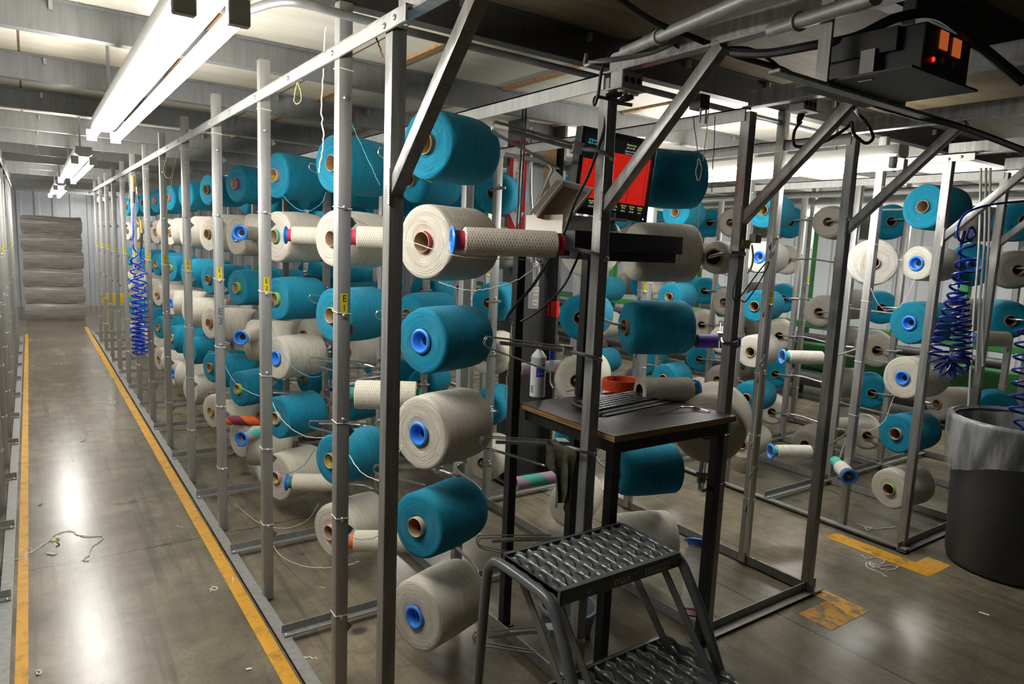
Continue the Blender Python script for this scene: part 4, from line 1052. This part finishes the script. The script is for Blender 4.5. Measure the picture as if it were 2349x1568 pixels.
mb = MB(); mb.tube(spline([ob + Vector((.0, 0, .06)), ob + Vector((-.005, .01, .3)), ob + Vector((-.02, .05, .62)), Vector((ob.x - .02, ob.y + .06, 2.28))], 6), .009, 'conduit_grey', 8); part('conduit', mb, r2)
mb = MB(); mb.tube(spline([at(1207, 590, 4.05), at(1234, 610, 4.05), at(1230, 660, 4.0), ob + Vector((.012, 0, .06))], 6), .010, 'conduit_grey', 8); part('conduit', mb, r2)
bp = at(1242, 375, 4.6); mb = MB(); mb.box(bp, (.20, .025, .24), 'cardboard', Matrix.Rotation(-.6, 3, 'Z'), .003)
thing('cardboard_sheet', mb, 'brown cardboard sheet propped up high behind the monitor', 'cardboard')
# loose pipe frame behind the table
mb = MB(); mb.tube([at(1158, 354, 3.2), at(1252, 372, 3.2)], .011, 'galvanized_steel', 10); mb.tube([at(1240, 370, 3.2), at(1258, 372, 3.2)], .016, 'galvanized_steel', 10); mb.tube([at(1258, 374, 3.2), at(1268, 388, 3.2), at(1232, 470, 3.3), at(1222, 600, 3.4)], .012, 'galvanized_steel', 10)
thing('pipe_rail', mb, 'bent galvanized pipe with elbow fitting above the open carton', 'pipe')
mb = MB()
for du in (0, 7):
    mb.tube(spline([at(1200 + du, 240, 2.9), at(1196 + du, 330, 2.9), at(1188 + du, 470, 2.9), at(1182 + du, 560, 2.9)], 5), .0045, 'black_rubber', 6)
thing('hanging_wire', mb, 'pair of dark wires hanging from the rail in front of the red arrow sign', 'wire')

# ------------------------------------------------------------------ bucket, leaning bobbin, rag, tape on the posts
p = onz(1280, 1540, 0); mb = MB(); mb.lathe([(0, .001), (0, .095), (.015, .10), (.10, .118), (.105, .124), (.118, .124), (.118, .112), (.02, .094), (.02, .001)], 40, 'bucket_blue', Mz(Vector((1.80, 2.06, 0))))
thing('floor_bucket', mb, 'low round blue grey tub on the floor under the table', 'tub')
p0 = onz(1592, 1352, 0); ax = Vector((.55, .38, .62)).normalized()
bobbin(Vector((2.42, 1.92, .31)), -Vector((.42, .36, .83)), 'pink', 'white and pink bobbin leaning on the floor behind the dark table leg', None, R=.046, L=.30, yarn_='yarn_white', flange_r=.052)
mb = MB(); NU, NV = 10, 26; q0 = at(1264, 1018, 2.24); q1 = at(1316, 1036, 2.24); gr = {}
def ragp(i, j):
    u = i / NU; s = j / NV; e = q0.lerp(q1, u)
    f = .011 * math.sin(u * 11 + 1) + .007 * math.sin(u * 23 + s * 2)
    if s < .40: d = .085 + .05 * u; return e + Vector((.0, .016 + .35 * f, -d * (.40 - s) / .4 + .008 * min(1, (.4 - s) * 8)))
    if s < .46: return e + Vector((0, .016 * (1 - (s - .4) / .03), .010))
    t = (s - .46) / .54; L = .175 + .03 * math.sin(u * 7) + .015 * math.sin(u * 17); return e + Vector((-.012 * t * (u - .3), -.016 - f * t * 1.4, -L * t)) + (q0 - q1) * .16 * t * (u - .5)
g0 = mb.verts([ragp(i, j) for j in range(NV + 1) for i in range(NU + 1)]); g1 = mb.verts([ragp(i, j) + Vector((.0, .004, 0)) for j in range(NV + 1) for i in range(NU + 1)]); mi = mb.mat('rag_cloth')
for j in range(NV):
    for i in range(NU):
        a = j * (NU + 1) + i
        mb.quad([g0 + a, g0 + a + 1, g0 + a + NU + 2, g0 + a + NU + 1], mi, None, True); mb.quad([g1 + a + NU + 1, g1 + a + NU + 2, g1 + a + 1, g1 + a], mi, None, True)
thing('rag', mb, 'olive green rag draped over a peg below the table', 'rag', sharp=80)
q = ony(1702, 560, 1.70); mb = MB(); mb.bb((2.283, 1.706, q.z - .016), (2.331, 1.756, q.z + .018), 'thread_yellow')
mb.tube(spline([(2.333, 1.70, q.z), (2.335, 1.69, q.z - .05), (2.325, 1.688, q.z - .09), (2.31, 1.69, q.z - .11)], 5), .004, 'thread_yellow', 6)
thing('tape_wrap', mb, 'yellow tape wrapped and tied round the dark post right of the monitor', 'tape')
mb = MB(); mb.box((2.352, 1.70, q.z + .025), (.04, .03, .035), 'grey_plastic', None, .003); thing('grey_block', mb, 'small grey block stuck to the post above the yellow tape', 'block')
mb = MB(); d = depth((2.31, 1.69, 1.5)); mb.tube(spline([at(u, v, d - .03) for u, v in ((1700, 560), (1690, 630), (1681, 672), (1686, 690), (1700, 678), (1735, 630), (1758, 602), (1762, 608), (1740, 650), (1712, 690), (1700, 688))], 6), .0026, 'black_rubber', 6)
thing('wire_hook', mb, 'bent black wire hanger hooked on the post by the yellow tape', 'wire hook')

# ------------------------------------------------------------------ wrapped bales at the end of the aisle
BZ = .0
for k in range(6):
    hgt = [.285, .295, .31, .30, .30, .30][k]; dx = [.0, .01, -.012, .008, -.01, .0][k]
    bm = bmesh.new(); bmesh.ops.create_cube(bm, size=1)
    bmesh.ops.subdivide_edges(bm, edges=bm.edges[:], cuts=5, use_grid_fill=True)
    for v in bm.verts:
        c = v.co; sx = 1 - .05 * (abs(c.z) * 2) ** 4; c.x *= .90 * sx; c.y *= .95 * sx; c.z *= hgt
        c.z -= .008 * math.sin(c.x * 9) * (c.z > 0); c.x += .004 * math.sin(c.z * 60 + k)
    for v in bm.verts: v.co += Vector((.335 + dx, 14.98, BZ + hgt / 2))
    mb = MB(); mb.frombm(bm, 'shrink_wrap', True); bm.free()
    thing('wrapped_bale', mb, ['lowest', 'second from lowest', 'third from lowest', 'fourth from lowest', 'second from top', 'topmost'][k] + ' shrink wrapped flat bale in the stack ending the aisle', 'bale', 'stack of wrapped bales', 60)
    BZ += hgt + .003
mb = MB()
for x in (1.42, 1.86): mb.bb((x, 13.2, 0), (x + .10, 13.3, 2.05), 'guard_yellow', .004)
mb.bb((.95, 13.22, .40), (2.0, 13.28, .56), 'guard_yellow', .004)
for x in (.97, 1.93): mb.bb((x, 13.225, 0), (x + .06, 13.275, .40), 'guard_yellow')
thing('guard_rail', mb, 'yellow steel guard rail and uprights behind the far end of the creel', 'guard rail')

# ------------------------------------------------------------------ green machine across the hall
r = root('carpet_machine', (7.6, 6.5, 0), 'long green machine frame before the white siding', 'machine')
mb = MB(); mb.bb((7.4, 2.4, .36), (7.6, 12.5, .64), 'machine_green', .01); mb.bb((7.5, 2.4, .80), (7.6, 12.5, .88), 'machine_green', .01); mb.bb((7.9, 2.4, .1), (8.3, 12.5, .3), 'machine_green', .01); part('beam', mb, r)
for k in range(6):
    mb = MB(); mb.bb((7.62, 3.0 + 1.7 * k, 0), (7.72, 3.10 + 1.7 * k, 2.2), 'machine_green', .01); part('upright', mb, r)
for z, rr in ((.72, .05), (.25, .09)):
    mb = MB(); mb.tube([(7.3, 2.5, z), (7.3, 12.4, z)], rr, 'machine_dark', 14); part('roller', mb, r)
mb = MB(); mb.bb((7.35, 5.2, .9), (7.6, 6.1, 1.2), 'machine_dark', .01); mb.bb((7.33, 5.3, .95), (7.35, 5.45, 1.1), 'guard_yellow'); part('control_box', mb, r)
mb = MB(); mb.box((8.3, 2.45, 1.75), (.02, .16, .40), 'tag_yellow'); 
for k in range(12): mb.box((8.285, 2.45, 1.59 + k * .028), (.012, .12, .008 + .006 * (k % 3)), 'tag_ink')
mb.bb((8.29, 2.43, 0), (8.32, 2.47, 1.56), 'conduit_grey')
thing('barcode_sign', mb, 'tall yellow barcode sign on a post at the far right', 'sign')

# ------------------------------------------------------------------ coiled air hoses
def hose(path, R, turns, r, mat, label, straight=None, dens=lambda t: 1.):
    """coil of tube wound round a path; dens(t) is how tight the turns lie along it"""
    p = spline(path, 30); L = [0]
    for a, c in zip(p, p[1:]): L.append(L[-1] + (c - a).length)
    pts = []; N = turns * 18; cum = [0]
    for k in range(400): cum.append(cum[-1] + dens((k + .5) / 400))
    def where(q):
        q *= cum[-1]; k = 0
        while k < 399 and cum[k + 1] < q: k += 1
        return (k + (q - cum[k]) / (cum[k + 1] - cum[k])) / 400
    u = None; j = 0
    for k in range(N + 1):
        s = L[-1] * min(1, where(k / N))
        while j < len(L) - 2 and L[j + 1] < s: j += 1
        t = (s - L[j]) / max(1e-9, L[j + 1] - L[j]); c = p[j].lerp(p[j + 1], t); d = (p[min(j + 2, len(p) - 1)] - p[max(j - 1, 0)]).normalized()
        if u is None: u = d.orthogonal().normalized()
        u = (u - d * u.dot(d)).normalized(); v = d.cross(u); a = 2 * PI * turns * k / N
        e = min(1, k / 25, (N - k) / 25); pts.append(c + (u * math.cos(a) + v * math.sin(a)) * R * e)
    mb = MB(); mb.tube((straight or []) + pts, r, mat, 7)
    return mb
D5 = 3.35
def pa(lst, d): return [at(u, v, d) for u, v in lst]
rh = root('air_hose', at(2180, 850, D5), 'dark blue coiled air hose looped over a brace at the right', 'hose', 'coiled blue air hoses')
mb = hose(pa([(2222, 525), (2222, 565), (2208, 625), (2194, 685), (2172, 745), (2153, 805), (2157, 832), (2176, 848), (2196, 842)], D5) + pa([(2204, 822), (2206, 785), (2204, 730), (2200, 690), (2196, 665)], D5 + .03), .041, 34, .006, 'hose_blue', '', spline(pa([(2349, 461), (2270, 470), (2215, 490), (2195, 530), (2208, 556), (2236, 540), (2230, 520)], D5 + .02), 6), lambda t: .5 + 1.5 * min(1, t * 1.5)); part('coil', mb, rh)
mb = MB(); mb.tube(pa([(2211, 530), (2204, 560)], D5 + .05), .012, 'black_rubber', 8); mb.tube(pa([(2204, 560), (2199, 660)], D5 + .05), .0055, 'hose_blue', 8); part('fitting', mb, rh)
rh = root('air_hose', at(2345, 900, D5), 'dark blue coiled hose cut by the right edge above the trash can', 'hose', 'coiled blue air hoses')
mb = hose(pa([(2362, 720), (2362, 780), (2356, 850), (2350, 930), (2340, 990)], D5 + .1), .06, 9, .0065, 'hose_blue', ''); part('coil', mb, rh)
D6 = 5.6
rh = root('air_hose', at(318, 805, D6), 'bright blue coiled air hose hanging by the aisle', 'hose', 'coiled blue air hoses')
mb = hose(pa([(306, 556), (312, 600), (316, 660), (316, 730), (318, 800)], D6) + pa([(322, 806), (325, 800)], D6) + pa([(326, 730), (323, 660), (322, 600), (324, 570)], D6 + .03), .045, 34, .0065, 'hose_blue_light', '', spline(pa([(306, 465), (305, 500), (306, 535), (304, 550)], D6), 5), lambda t: .35 + 1.6 * max(0, 1 - abs(t - .5) * 2) ** 1.2); part('coil', mb, rh)
mb = MB(); mb.tube(pa([(324, 570), (325, 535)], D6 + .02), .010, 'black_rubber', 8); mb.tube(pa([(325, 535), (323, 505)], D6 + .02), .016, 'brass', 10); part('brass_fitting', mb, rh); mb = MB(); mb.tube(pa([(306, 465), (306, 440)], D6 + .02), .012, 'black_rubber', 8); mb.tube(pa([(306, 440), (306, 405)], D6 + .02), .02, 'brass', 10); part('brass_fitting', mb, rh)
mb = MB()
for o in (0, .007, .014): mb.tube(spline([(2.992 - o * .3, 2.052 - o * .4, 2.25), (2.990 - o, 2.055, 1.95), (2.984 - o, 2.05, 1.70), (2.996 - o, 2.055, 1.64), (2.990 - o, 2.055, 1.35), (2.980 - o, 2.05, 1.15), (2.992 - o, 2.055, 1.05), (2.990 - o, 2.055, .72), (2.978 - o, 2.05, .55), (2.99 - o, 2.05, .45), (2.96 - o * 2, 2.02, .10)], 6), .0034, 'thread_white', 6)
for z in (1.66, 1.12, .54): mb.tube(spline([(2.995, 2.05, z), (2.965, 2.045, z - .03), (2.955, 2.045, z - .05), (2.975, 2.045, z - .055), (2.995, 2.05, z - .03)], 4), .0042, 'conduit_grey', 6)
thing('tubing', mb, 'pale tubing and cord tied down the post right of the yellow tape', 'tubing')
mb = MB()
for o, e in ((0, 852), (10, 840), (-12, 930)):
    mb.tube(spline([at(2262 + o, 385, 3.75), at(2258 + o, 560, 3.75), at(2246 + o, 720, 3.75), at(2240 + o * 1.5, e, 3.75)], 8), .0065, 'tubing_clear', 8)
thing('clear_tubing', mb, 'clear plastic tubes hanging straight down by the right end post', 'tubing')

# ------------------------------------------------------------------ overhead: power unit on a tray, junction boxes, conduits, cords
r = root('power_tray', (1.64, .87, 2.0), 'bent steel tray slung under the deck beside the braces', 'tray')
mb = MB(); mb.bb((1.49, .742, 1.997), (1.80, 1.005, 2.002), 'dark_steel'); part('plate', mb, r)
mb = MB(); mb.bb((1.30, .915, 1.985), (2.10, .945, 1.994), 'worn_steel', .002); mb.bb((1.472, .915, 1.994), (1.480, .945, 2.299), 'worn_steel'); mb.bb((1.82, .915, 1.994), (1.828, .945, 2.299), 'worn_steel'); mb.bb((1.522, .84, 1.994), (1.528, .872, 2.06), 'worn_steel'); part('hanger_strap', mb, r)
r = root('power_unit', (1.645, .87, 2.003), 'black power unit box with two glowing orange windows on the hanging tray', 'power unit')
mb = MB(); mb.bb((1.545, .748, 2.0025), (1.755, .99, 2.10), 'black_plastic', .004); mb.bb((1.53, .80, 2.05), (1.545, .98, 2.10), 'black_plastic'); part('case', mb, r)
for (ua, va, ub, vb) in ((2155, 76, 2177, 110), (2184, 94, 2206, 127)):
    pa_, pb_ = ony(ua, vb, .7465), ony(ub, va, .7465)
    mb = MB(); mb.bb((min(pa_.x, pb_.x), .7452, min(pa_.z, pb_.z)), (max(pa_.x, pb_.x), .7478, max(pa_.z, pb_.z)), 'lamp_orange'); part('lit_window', mb, r)
mb = MB(); mb.bolt((1.585, .747, 2.030), (0, -1, 0), .0055, 'lamp_red'); part('red_light', mb, r)
for x in (1.625, 1.675):
    mb = MB(); mb.bolt((x, .747, 2.035), (0, -1, 0), .006, 'led_off'); part('button', mb, r)
def jbox(c, size, label, plugs):
    r = root('junction_box', c, label, 'junction box', 'grey junction boxes under the deck')
    mb = MB(); mb.box(c, size, 'grey_plastic', None, .004); mb.box(c + Vector((0, 0, -size[2] / 2)), (size[0] + .02, size[1] + .02, .006), 'grey_plastic', None, .002)
    for k in (-1, 0, 1): mb.disc(c + Vector((k * size[0] * .3, -size[1] / 2 - .001, .0)), (0, -1, 0), .010, 'hole_dark', 12)
    part('box', mb, r)
    for k in plugs:
        p = c + Vector((k, -.01, -size[2] / 2 - .006)); mb = MB(); mb.tube([p, p - Vector((0, 0, .006))], .018, 'outlet_cream', 14); part('socket', mb, r)
    return [c + Vector((k, -.01, -size[2] / 2 - .012)) for k in plugs]
j1c = Vector((1.578, 1.668, 2.135)); p1 = jbox(j1c, (.09, .055, .055), 'grey junction box with two black plugs on top of the nearest middle post', (-.028, .022))
j2c = at(1843, 240, 2.55); p2 = jbox(j2c, (.085, .06, .05), 'grey junction box with one black plug hanging over the right aisle', (-.02,))
def cord(name, pts, r, mat, label, plug=None, cat='cable', group=None):
    q = root(name, Vector(pts[0]), label, cat, group); mb = MB(); mb.tube(spline(pts, 7), r, mat, 8); part('wire', mb, q)
    if plug is not None:
        mb = MB(); d = (Vector(pts[1]) - plug).normalized(); mb.tube([plug, plug + d * .022, plug + d * .05], [.0125, .0125, .005], 'black_rubber', 10); part('plug', mb, q)
def ppx(l): return [at(u, v, d) for u, v, d in l]
cord('extension_cable', [p1[1] - Vector((0, 0, .03))] + ppx([(1395, 240, 2.22), (1385, 300, 2.22), (1352, 395, 2.24), (1318, 465, 2.3), (1295, 530, 2.35), (1265, 585, 2.4), (1222, 655, 2.45), (1178, 705, 2.5), (1163, 730, 2.55), (1168, 740, 2.6)]), .0058, 'black_rubber', 'thick black cord slanting down from the plug across the white cartons', p1[1])
cord('extension_cable', [p1[0] - Vector((0, 0, .03))] + ppx([(1370, 222, 2.16), (1364, 240, 2.14), (1372, 215, 2.12), (1384, 150, 2.1), (1420, 105, 2.1), (1480, 84, 2.1), (1500, 70, 2.0)]), .0055, 'black_rubber', 'black cord looping up from the left plug of the junction box', p1[0])
cord('data_cable', ppx([(1333, 572, 2.6), (1312, 620, 2.6), (1288, 662, 2.6), (1240, 710, 2.62), (1195, 737, 2.66)]), .0045, 'black_rubber', 'black cable drooping below the upper shelf towards the left table leg')
cord('data_cable', ppx([(1240, 596, 2.62), (1256, 640, 2.62), (1276, 672, 2.62), (1270, 690, 2.62), (1255, 672, 2.63), (1258, 640, 2.63), (1262, 700, 2.64), (1258, 770, 2.66), (1264, 800, 2.7)]), .003, 'black_rubber', 'bundle of black cable looped below the upper shelf')
r = root('video_plug', at(1264, 850, 2.72), 'blue and grey screw plug on a grey cable behind the spray can', 'plug'); a = at(1266, 800, 2.74); c = at(1264, 850, 2.74); e = at(1270, 890, 2.72)
mb = MB(); mb.bar(a, a.lerp(c, .45), .016, .03, 'hose_blue'); mb.bar(a.lerp(c, .5), c, .018, .03, 'grey_plastic'); part('connector', mb, r); mb = MB(); mb.tube(spline([c, at(1263, 875, 2.74), e], 5), .004, 'conduit_grey', 8); part('wire', mb, r)
cord('extension_cable', [p2[0] - Vector((0, 0, .03))] + ppx([(1823, 300, 2.5), (1821, 330, 2.5), (1840, 336, 2.5), (1890, 325, 2.48), (1940, 295, 2.46), (1953, 280, 2.45), (1958, 305, 2.45), (1985, 328, 2.45), (2003, 315, 2.45), (1990, 285, 2.45), (1970, 262, 2.44), (1958, 245, 2.3)]), .0058, 'black_rubber', 'black cord drooping in a loop between junction box and hanging tray', p2[0])
cord('cable_run', ppx([(1410, -10, 1.75), (1500, 50, 1.85), (1600, 90, 1.9), (1690, 128, 1.95), (1790, 158, 1.95), (1850, 190, 1.9), (1960, 225, 1.85), (2080, 262, 1.85), (2200, 290, 1.8), (2349, 345, 1.7)]), .0085, 'black_rubber', 'thick black cable bundle running under the deck from upper middle to the right')
cord('cable_run', ppx([(1540, 95, 2.0), (1560, 110, 2.0), (1600, 112, 2.0), (1660, 110, 1.98), (1720, 112, 1.95), (1770, 140, 1.95), (1800, 165, 1.95), (1835, 180, 1.9)]), .0045, 'black_rubber', 'thin black cable sagging beside the thick bundle under the deck')
cord('cable_run', ppx([(1680, 120, 1.8), (1760, 122, 1.7), (1860, 105, 1.6), (1960, 85, 1.55), (2060, 40, 1.5), (2150, 35, 1.5), (2240, 100, 1.5), (2349, 190, 1.5)]), .011, 'black_rubber', 'heavy black cable arching over the power unit')
cord('cable_run', ppx([(1345, 125, 2.05), (1343, 150, 2.02), (1370, 140, 2.0), (1440, 130, 2.0), (1500, 120, 2.0), (1540, 95, 2.0), (1570, 78, 2.0)]), .0055, 'conduit_grey', 'grey cable looped round the junction box on the middle post')
cord('cable_run', ppx([(1350, 142, 2.0), (1400, 140, 1.98), (1480, 126, 1.98), (1530, 108, 1.98), (1560, 84, 1.98)]), .005, 'conduit_grey', 'second grey cable lying over the junction box')
for k, (a, c, rr, lab) in enumerate((((1430, 120, 2.15), (1780, -32, 1.45), .016, 'bright steel conduit slanting up from the middle junction box'), ((1770, 70, 1.7), (2010, -8, 1.35), .017, 'bright steel conduit above the power unit'))):
    mb = MB(); p, q = at(*a), at(*c); mb.tube([p, q], rr, 'galvanized_steel', 14); mb.tube([p.lerp(q, .3), p.lerp(q, .32)], rr * 1.35, 'galvanized_steel', 14); thing('conduit', mb, lab, 'conduit')
mb = MB(); mb.tube(spline([onz(u, v, 2.25) for u, v in ((470, 5), (500, 18), (530, 25), (565, 24), (620, 8), (665, 4), (720, 14), (790, 34), (860, 52))], 6) + [onz(938, 72, 2.25), onz(1340, 170, 2.25), onz(1600, 235, 2.25), onz(1900, 308, 2.25)], .0125, 'conduit_grey', 10)
thing('conduit', mb, 'long grey conduit leaving the nearest fluorescent light across the deck joists', 'conduit')
mb = MB(); p = at(1605, 235, 2.5)
mb.box(p, (.05, .05, .05), 'dark_steel'); mb.tube([p + Vector((-.015, -.02, -.02)), p + Vector((-.015, -.02, -.075))], .004, 'bolt_zinc', 8); mb.tube([p + Vector((.015, -.02, -.02)), p + Vector((.015, -.02, -.075))], .004, 'bolt_zinc', 8)
thing('pipe_clamp', mb, 'pipe clamp with two hanging bolts on the rail right of the monitor', 'clamp')

# ------------------------------------------------------------------ loose threads
def thread(pts, mat, label, r=.0013, grp=None, cat='thread'):
    mb = MB(); q = spline(pts, 7); n = len(q)
    q = [p + Vector((random.uniform(-1, 1), random.uniform(-1, 1), random.uniform(-1, 1))) * r * .9 for p in q]; mb.tube(q, r, mat, 5)
    return thing('yarn_strand', mb, label, cat, grp)
def xx(X, *l): return [onx(u, v, X) for u, v in l]
thread(xx(.79, (748, 62), (744, 110), (741, 165), (738, 250), (742, 320), (735, 370), (733, 395)), 'thread_white', 'thick white cord hanging beside post E1 from the top rail', .0024)
thread(xx(.79, (683, 185), (676, 215), (675, 232), (682, 238), (690, 230), (690, 212), (683, 190)), 'thread_yellow', 'pale looped thread hanging from the top rail between posts E1 and E2', .0016)
thread(xx(.95, (793, 235), (808, 285), (835, 345), (858, 395), (872, 425)), 'thread_blue', 'blue thread crossing the turquoise package behind post E1')
thread([onx(792, 490, .82), onx(840, 515, .95), onx(915, 545, 1.0), onx(1010, 576, 1.05), onx(1062, 589, 1.1), onx(1150, 594, 1.25), onx(1240, 596, 1.35)], 'thread_white', 'cream thread drawn across the second row package to the near bobbin')
thread([at(1005, 645, 2.2), at(1040, 658, 2.2), at(1085, 666, 2.2), at(1140, 658, 2.2), at(1190, 640, 2.2), at(1225, 616, 2.2), at(1246, 600, 2.25)], 'thread_white', 'slack cream thread hanging below the near bobbin', .0018)
thread(xx(.98, (612, 690), (622, 740), (640, 795), (668, 838), (705, 862), (735, 862), (752, 848)), 'thread_blue', 'blue thread drooping over the cream package with blue end behind post E2')
thread(xx(.98, (611, 885), (632, 940), (668, 982), (705, 1001), (745, 1003)), 'thread_white', 'white thread drooping from post E2 across the turquoise package with pale tube', .0016)
thread(xx(.95, (505, 812), (535, 872), (575, 900), (600, 908)), 'thread_white', 'white thread drooping from post E3 at the fourth row')
thread(xx(.95, (618, 1236), (645, 1275), (700, 1298), (760, 1301), (800, 1295), (824, 1286)), 'thread_white', 'white thread sagging low from post E2 to the orange banded bobbin', .0016)
thread(xx(.95, (612, 1208), (660, 1210), (705, 1192), (730, 1155)), 'thread_white', 'white thread curving under the pink tipped cream package')
thread(xx(.95, (616, 1060), (636, 1082), (662, 1085), (695, 1068), (722, 1030)), 'thread_blue', 'blue thread across the pink tipped cream package')
thread(xx(.95, (782, 1218), (815, 1235), (845, 1236), (866, 1230)), 'thread_blue', 'blue thread over the bottom bobbin behind post E1')
thread(xx(.95, (781, 1000), (805, 1050), (832, 1085), (868, 1102)), 'thread_white', 'white thread drooping from post E1 over the fifth row package', .0016)
thread(xx(1.0, (650, 450), (680, 478), (710, 483), (738, 465), (748, 440)), 'thread_blue', 'turquoise thread looping below the top row package behind post E2')
thread(xx(.95, (511, 1105), (535, 1150), (575, 1185), (596, 1200)), 'thread_white', 'white thread drooping low between posts E3 and E2')
thread(xx(.79, (388, 345), (376, 380), (378, 402), (390, 408), (396, 385), (392, 350)), 'thread_yellow', 'pale thread loop hanging from the rail near post E6', .0016)
thread(xx(.79, (405, 348), (398, 395), (384, 470), (381, 500)), 'thread_yellow', 'long pale thread hanging from the rail near post E6', .0016)
thread(xx(.79, (295, 395), (297, 440), (292, 470)), 'thread_white', 'white cord hanging by the coiled blue hose', .002)
thread(xx(.79, (316, 392), (314, 430), (317, 465)), 'chrome', 'short chain hanging beside the coiled blue hose', .004)
thread([at(912, 1050, 2.0), at(918, 1030, 2.0), at(924, 1018, 2.05)], 'thread_white', 'short white thread end by the dark near end post', .0016)
for pts_, m_, lab in (([(1590, 268), (1597, 320), (1600, 355)], 'thread_navy', 'navy thread hanging left of the pipe clamp'), ([(1625, 250), (1620, 310), (1612, 370)], 'thread_yellow', 'yellow thread hanging beside the pipe clamp'), ([(1640, 265), (1638, 340), (1634, 390), (1632, 440)], 'thread_navy', 'knotted navy thread hanging before the bright light')):
    thread([at(u, v, 2.5) for u, v in pts_], m_, lab, .0016)
thread([at(u, v, 2.5) for u, v in ((1602, 365), (1597, 395), (1600, 412), (1606, 408), (1609, 385), (1604, 362))], 'thread_white', 'white knotted loop in front of the top package right of the monitor', .0022)
thread([at(u, v, 2.95) for u, v in ((1604, 468), (1603, 500), (1601, 530))], 'thread_white', 'white thread end below the top package right of the monitor', .0022)
thread([at(u, v, 3.92) for u, v in ((2098, 640), (2080, 680), (2060, 705), (2030, 710), (2010, 690), (1998, 660))], 'thread_white', 'white thread sagging between two packages by post 317', .002)
thread([at(u, v, 3.78) for u, v in ((2052, 905), (2042, 930), (2028, 965), (2000, 985), (1975, 985))], 'thread_white', 'white thread from the blue ended cream package down to the left', .002)
thread([at(u, v, 2.6) for u, v in ((1175, 740), (1172, 800), (1164, 860), (1158, 900), (1160, 918))], 'thread_yellow', 'pale knotted cord hanging from the rear left table leg', .0028)
thread([at(u, v, 3.0) for u, v in ((1106, 430), (1104, 450), (1108, 462), (1105, 470))], 'thread_blue', 'turquoise thread tail below the nearest top package', .0018)
thread(spline([onx(862, 85, .85), onx(868, 100, .86), onx(878, 130, .86)], 2), 'thread_brown', 'dark brown cord end under the near end of the top rail', .0022)

# ------------------------------------------------------------------ scraps on the floor
def ground(l, mat, label, r=.0016, grp=None): return thread([onz(u, v, .0026) for u, v in l], mat, label, r, grp)
ground([(0, 1325), (14, 1308), (18, 1290), (30, 1283), (50, 1281), (62, 1268), (72, 1266), (100, 1248), (116, 1238), (122, 1228), (150, 1218), (170, 1219), (172, 1224), (200, 1230), (232, 1229), (236, 1236), (215, 1250), (206, 1262), (205, 1272), (193, 1280), (192, 1285), (204, 1285)], 'thread_white', 'long white thread straggling over the left stripe onto the aisle floor', .0024)
ground([(45, 1266), (55, 1258), (70, 1257), (72, 1264), (58, 1270), (60, 1285), (52, 1288)], 'thread_white', 'curl of white thread on the left stripe', .0022)
ground([(116, 1241), (130, 1239), (136, 1235), (128, 1234)], 'thread_yellow', 'small yellow thread scrap on the aisle floor', .003)
ground([(132, 1243), (136, 1249), (128, 1253)], 'thread_brown', 'small brown thread scrap on the aisle floor', .0025)
ground([(480, 1351), (490, 1346), (498, 1347), (495, 1354), (486, 1352), (484, 1357)], 'thread_white', 'white thread curl on the aisle floor near the right stripe', .003)
ground([(184, 1012), (194, 1011), (196, 1006)], 'thread_blue', 'tiny blue thread scrap on the aisle floor', .0025)
ground([(88, 1159), (94, 1157), (95, 1154)], 'thread_blue', 'tiny dark blue scrap close to the left stripe', .0025)
ground([(407, 1205), (410, 1208), (422, 1209)], 'thread_white', 'short white scrap on the aisle floor before post E4', .0025)
ground([(247, 922), (256, 926), (264, 923), (262, 920)], 'thread_white', 'white thread tangle halfway down the aisle', .004)
ground([(398, 1115), (405, 1113), (408, 1117), (400, 1119)], 'thread_white', 'pale curl on the right stripe', .003)
ground([(82, 1540), (90, 1536), (95, 1541), (88, 1546), (83, 1543)], 'thread_white', 'white curl at the foot of the left stripe', .003)
ground([(533, 1322), (536, 1330), (533, 1336)], 'thread_white', 'pale curl on the right stripe beside the base rail', .0028)
ground([(690, 1507), (708, 1508), (727, 1510)], 'thread_white', 'white thread bit inside the creel base near the bottom', .003)
ground([(732, 1347), (745, 1348)], 'thread_yellow', 'yellow thread bit on the floor under the creel', .003)
ground([(1975, 1272), (1990, 1280), (2010, 1278), (2030, 1285), (2015, 1295), (1995, 1288), (2005, 1300), (2040, 1296), (2060, 1300), (2045, 1306), (2020, 1304), (2000, 1296), (1988, 1290), (1990, 1300), (2015, 1312), (2034, 1322)], 'thread_white', 'tangle of white thread over the yellow floor mark by the trash can', .003)
ground([(1963, 1200), (1980, 1205), (1990, 1215), (2000, 1210), (1985, 1208), (2010, 1212), (2060, 1208)], 'thread_white', 'white thread straggling behind the foot of the right creel', .0028)
ground([(1015, 1200), (1060, 1210), (1105, 1225)], 'thread_white', 'cream thread end under the fifth row turquoise package', .0025)
ground([(1200, 1205), (1215, 1208), (1222, 1220), (1238, 1228)], 'thread_yellow', 'pale thread curl on the floor behind the table leg', .0028)
for (u, v, a, c, m_, lab) in ((1717, 1281, .05, .035, 'label_white', 'torn white paper bit on the floor beyond the table'), (2257, 1408, .04, .014, 'label_white', 'white paper strip on the dark floor before the trash can'), (118, 1270, .05, .02, 'lint', 'pale paper strip on the aisle floor'), (571, 1535, .02, .012, 'lint', 'pale chip on the floor beside the right stripe'), (447, 1170, .025, .014, 'ring_pink', 'pink scrap lying on the right stripe')):
    p = onz(u, v, .0); mb = MB(); mb.box(p + Vector((0, 0, .003)), (a, c, .0022), m_, Matrix.Rotation(.5 + u, 3, 'Z')); thing('paper_scrap', mb, lab, 'scrap')
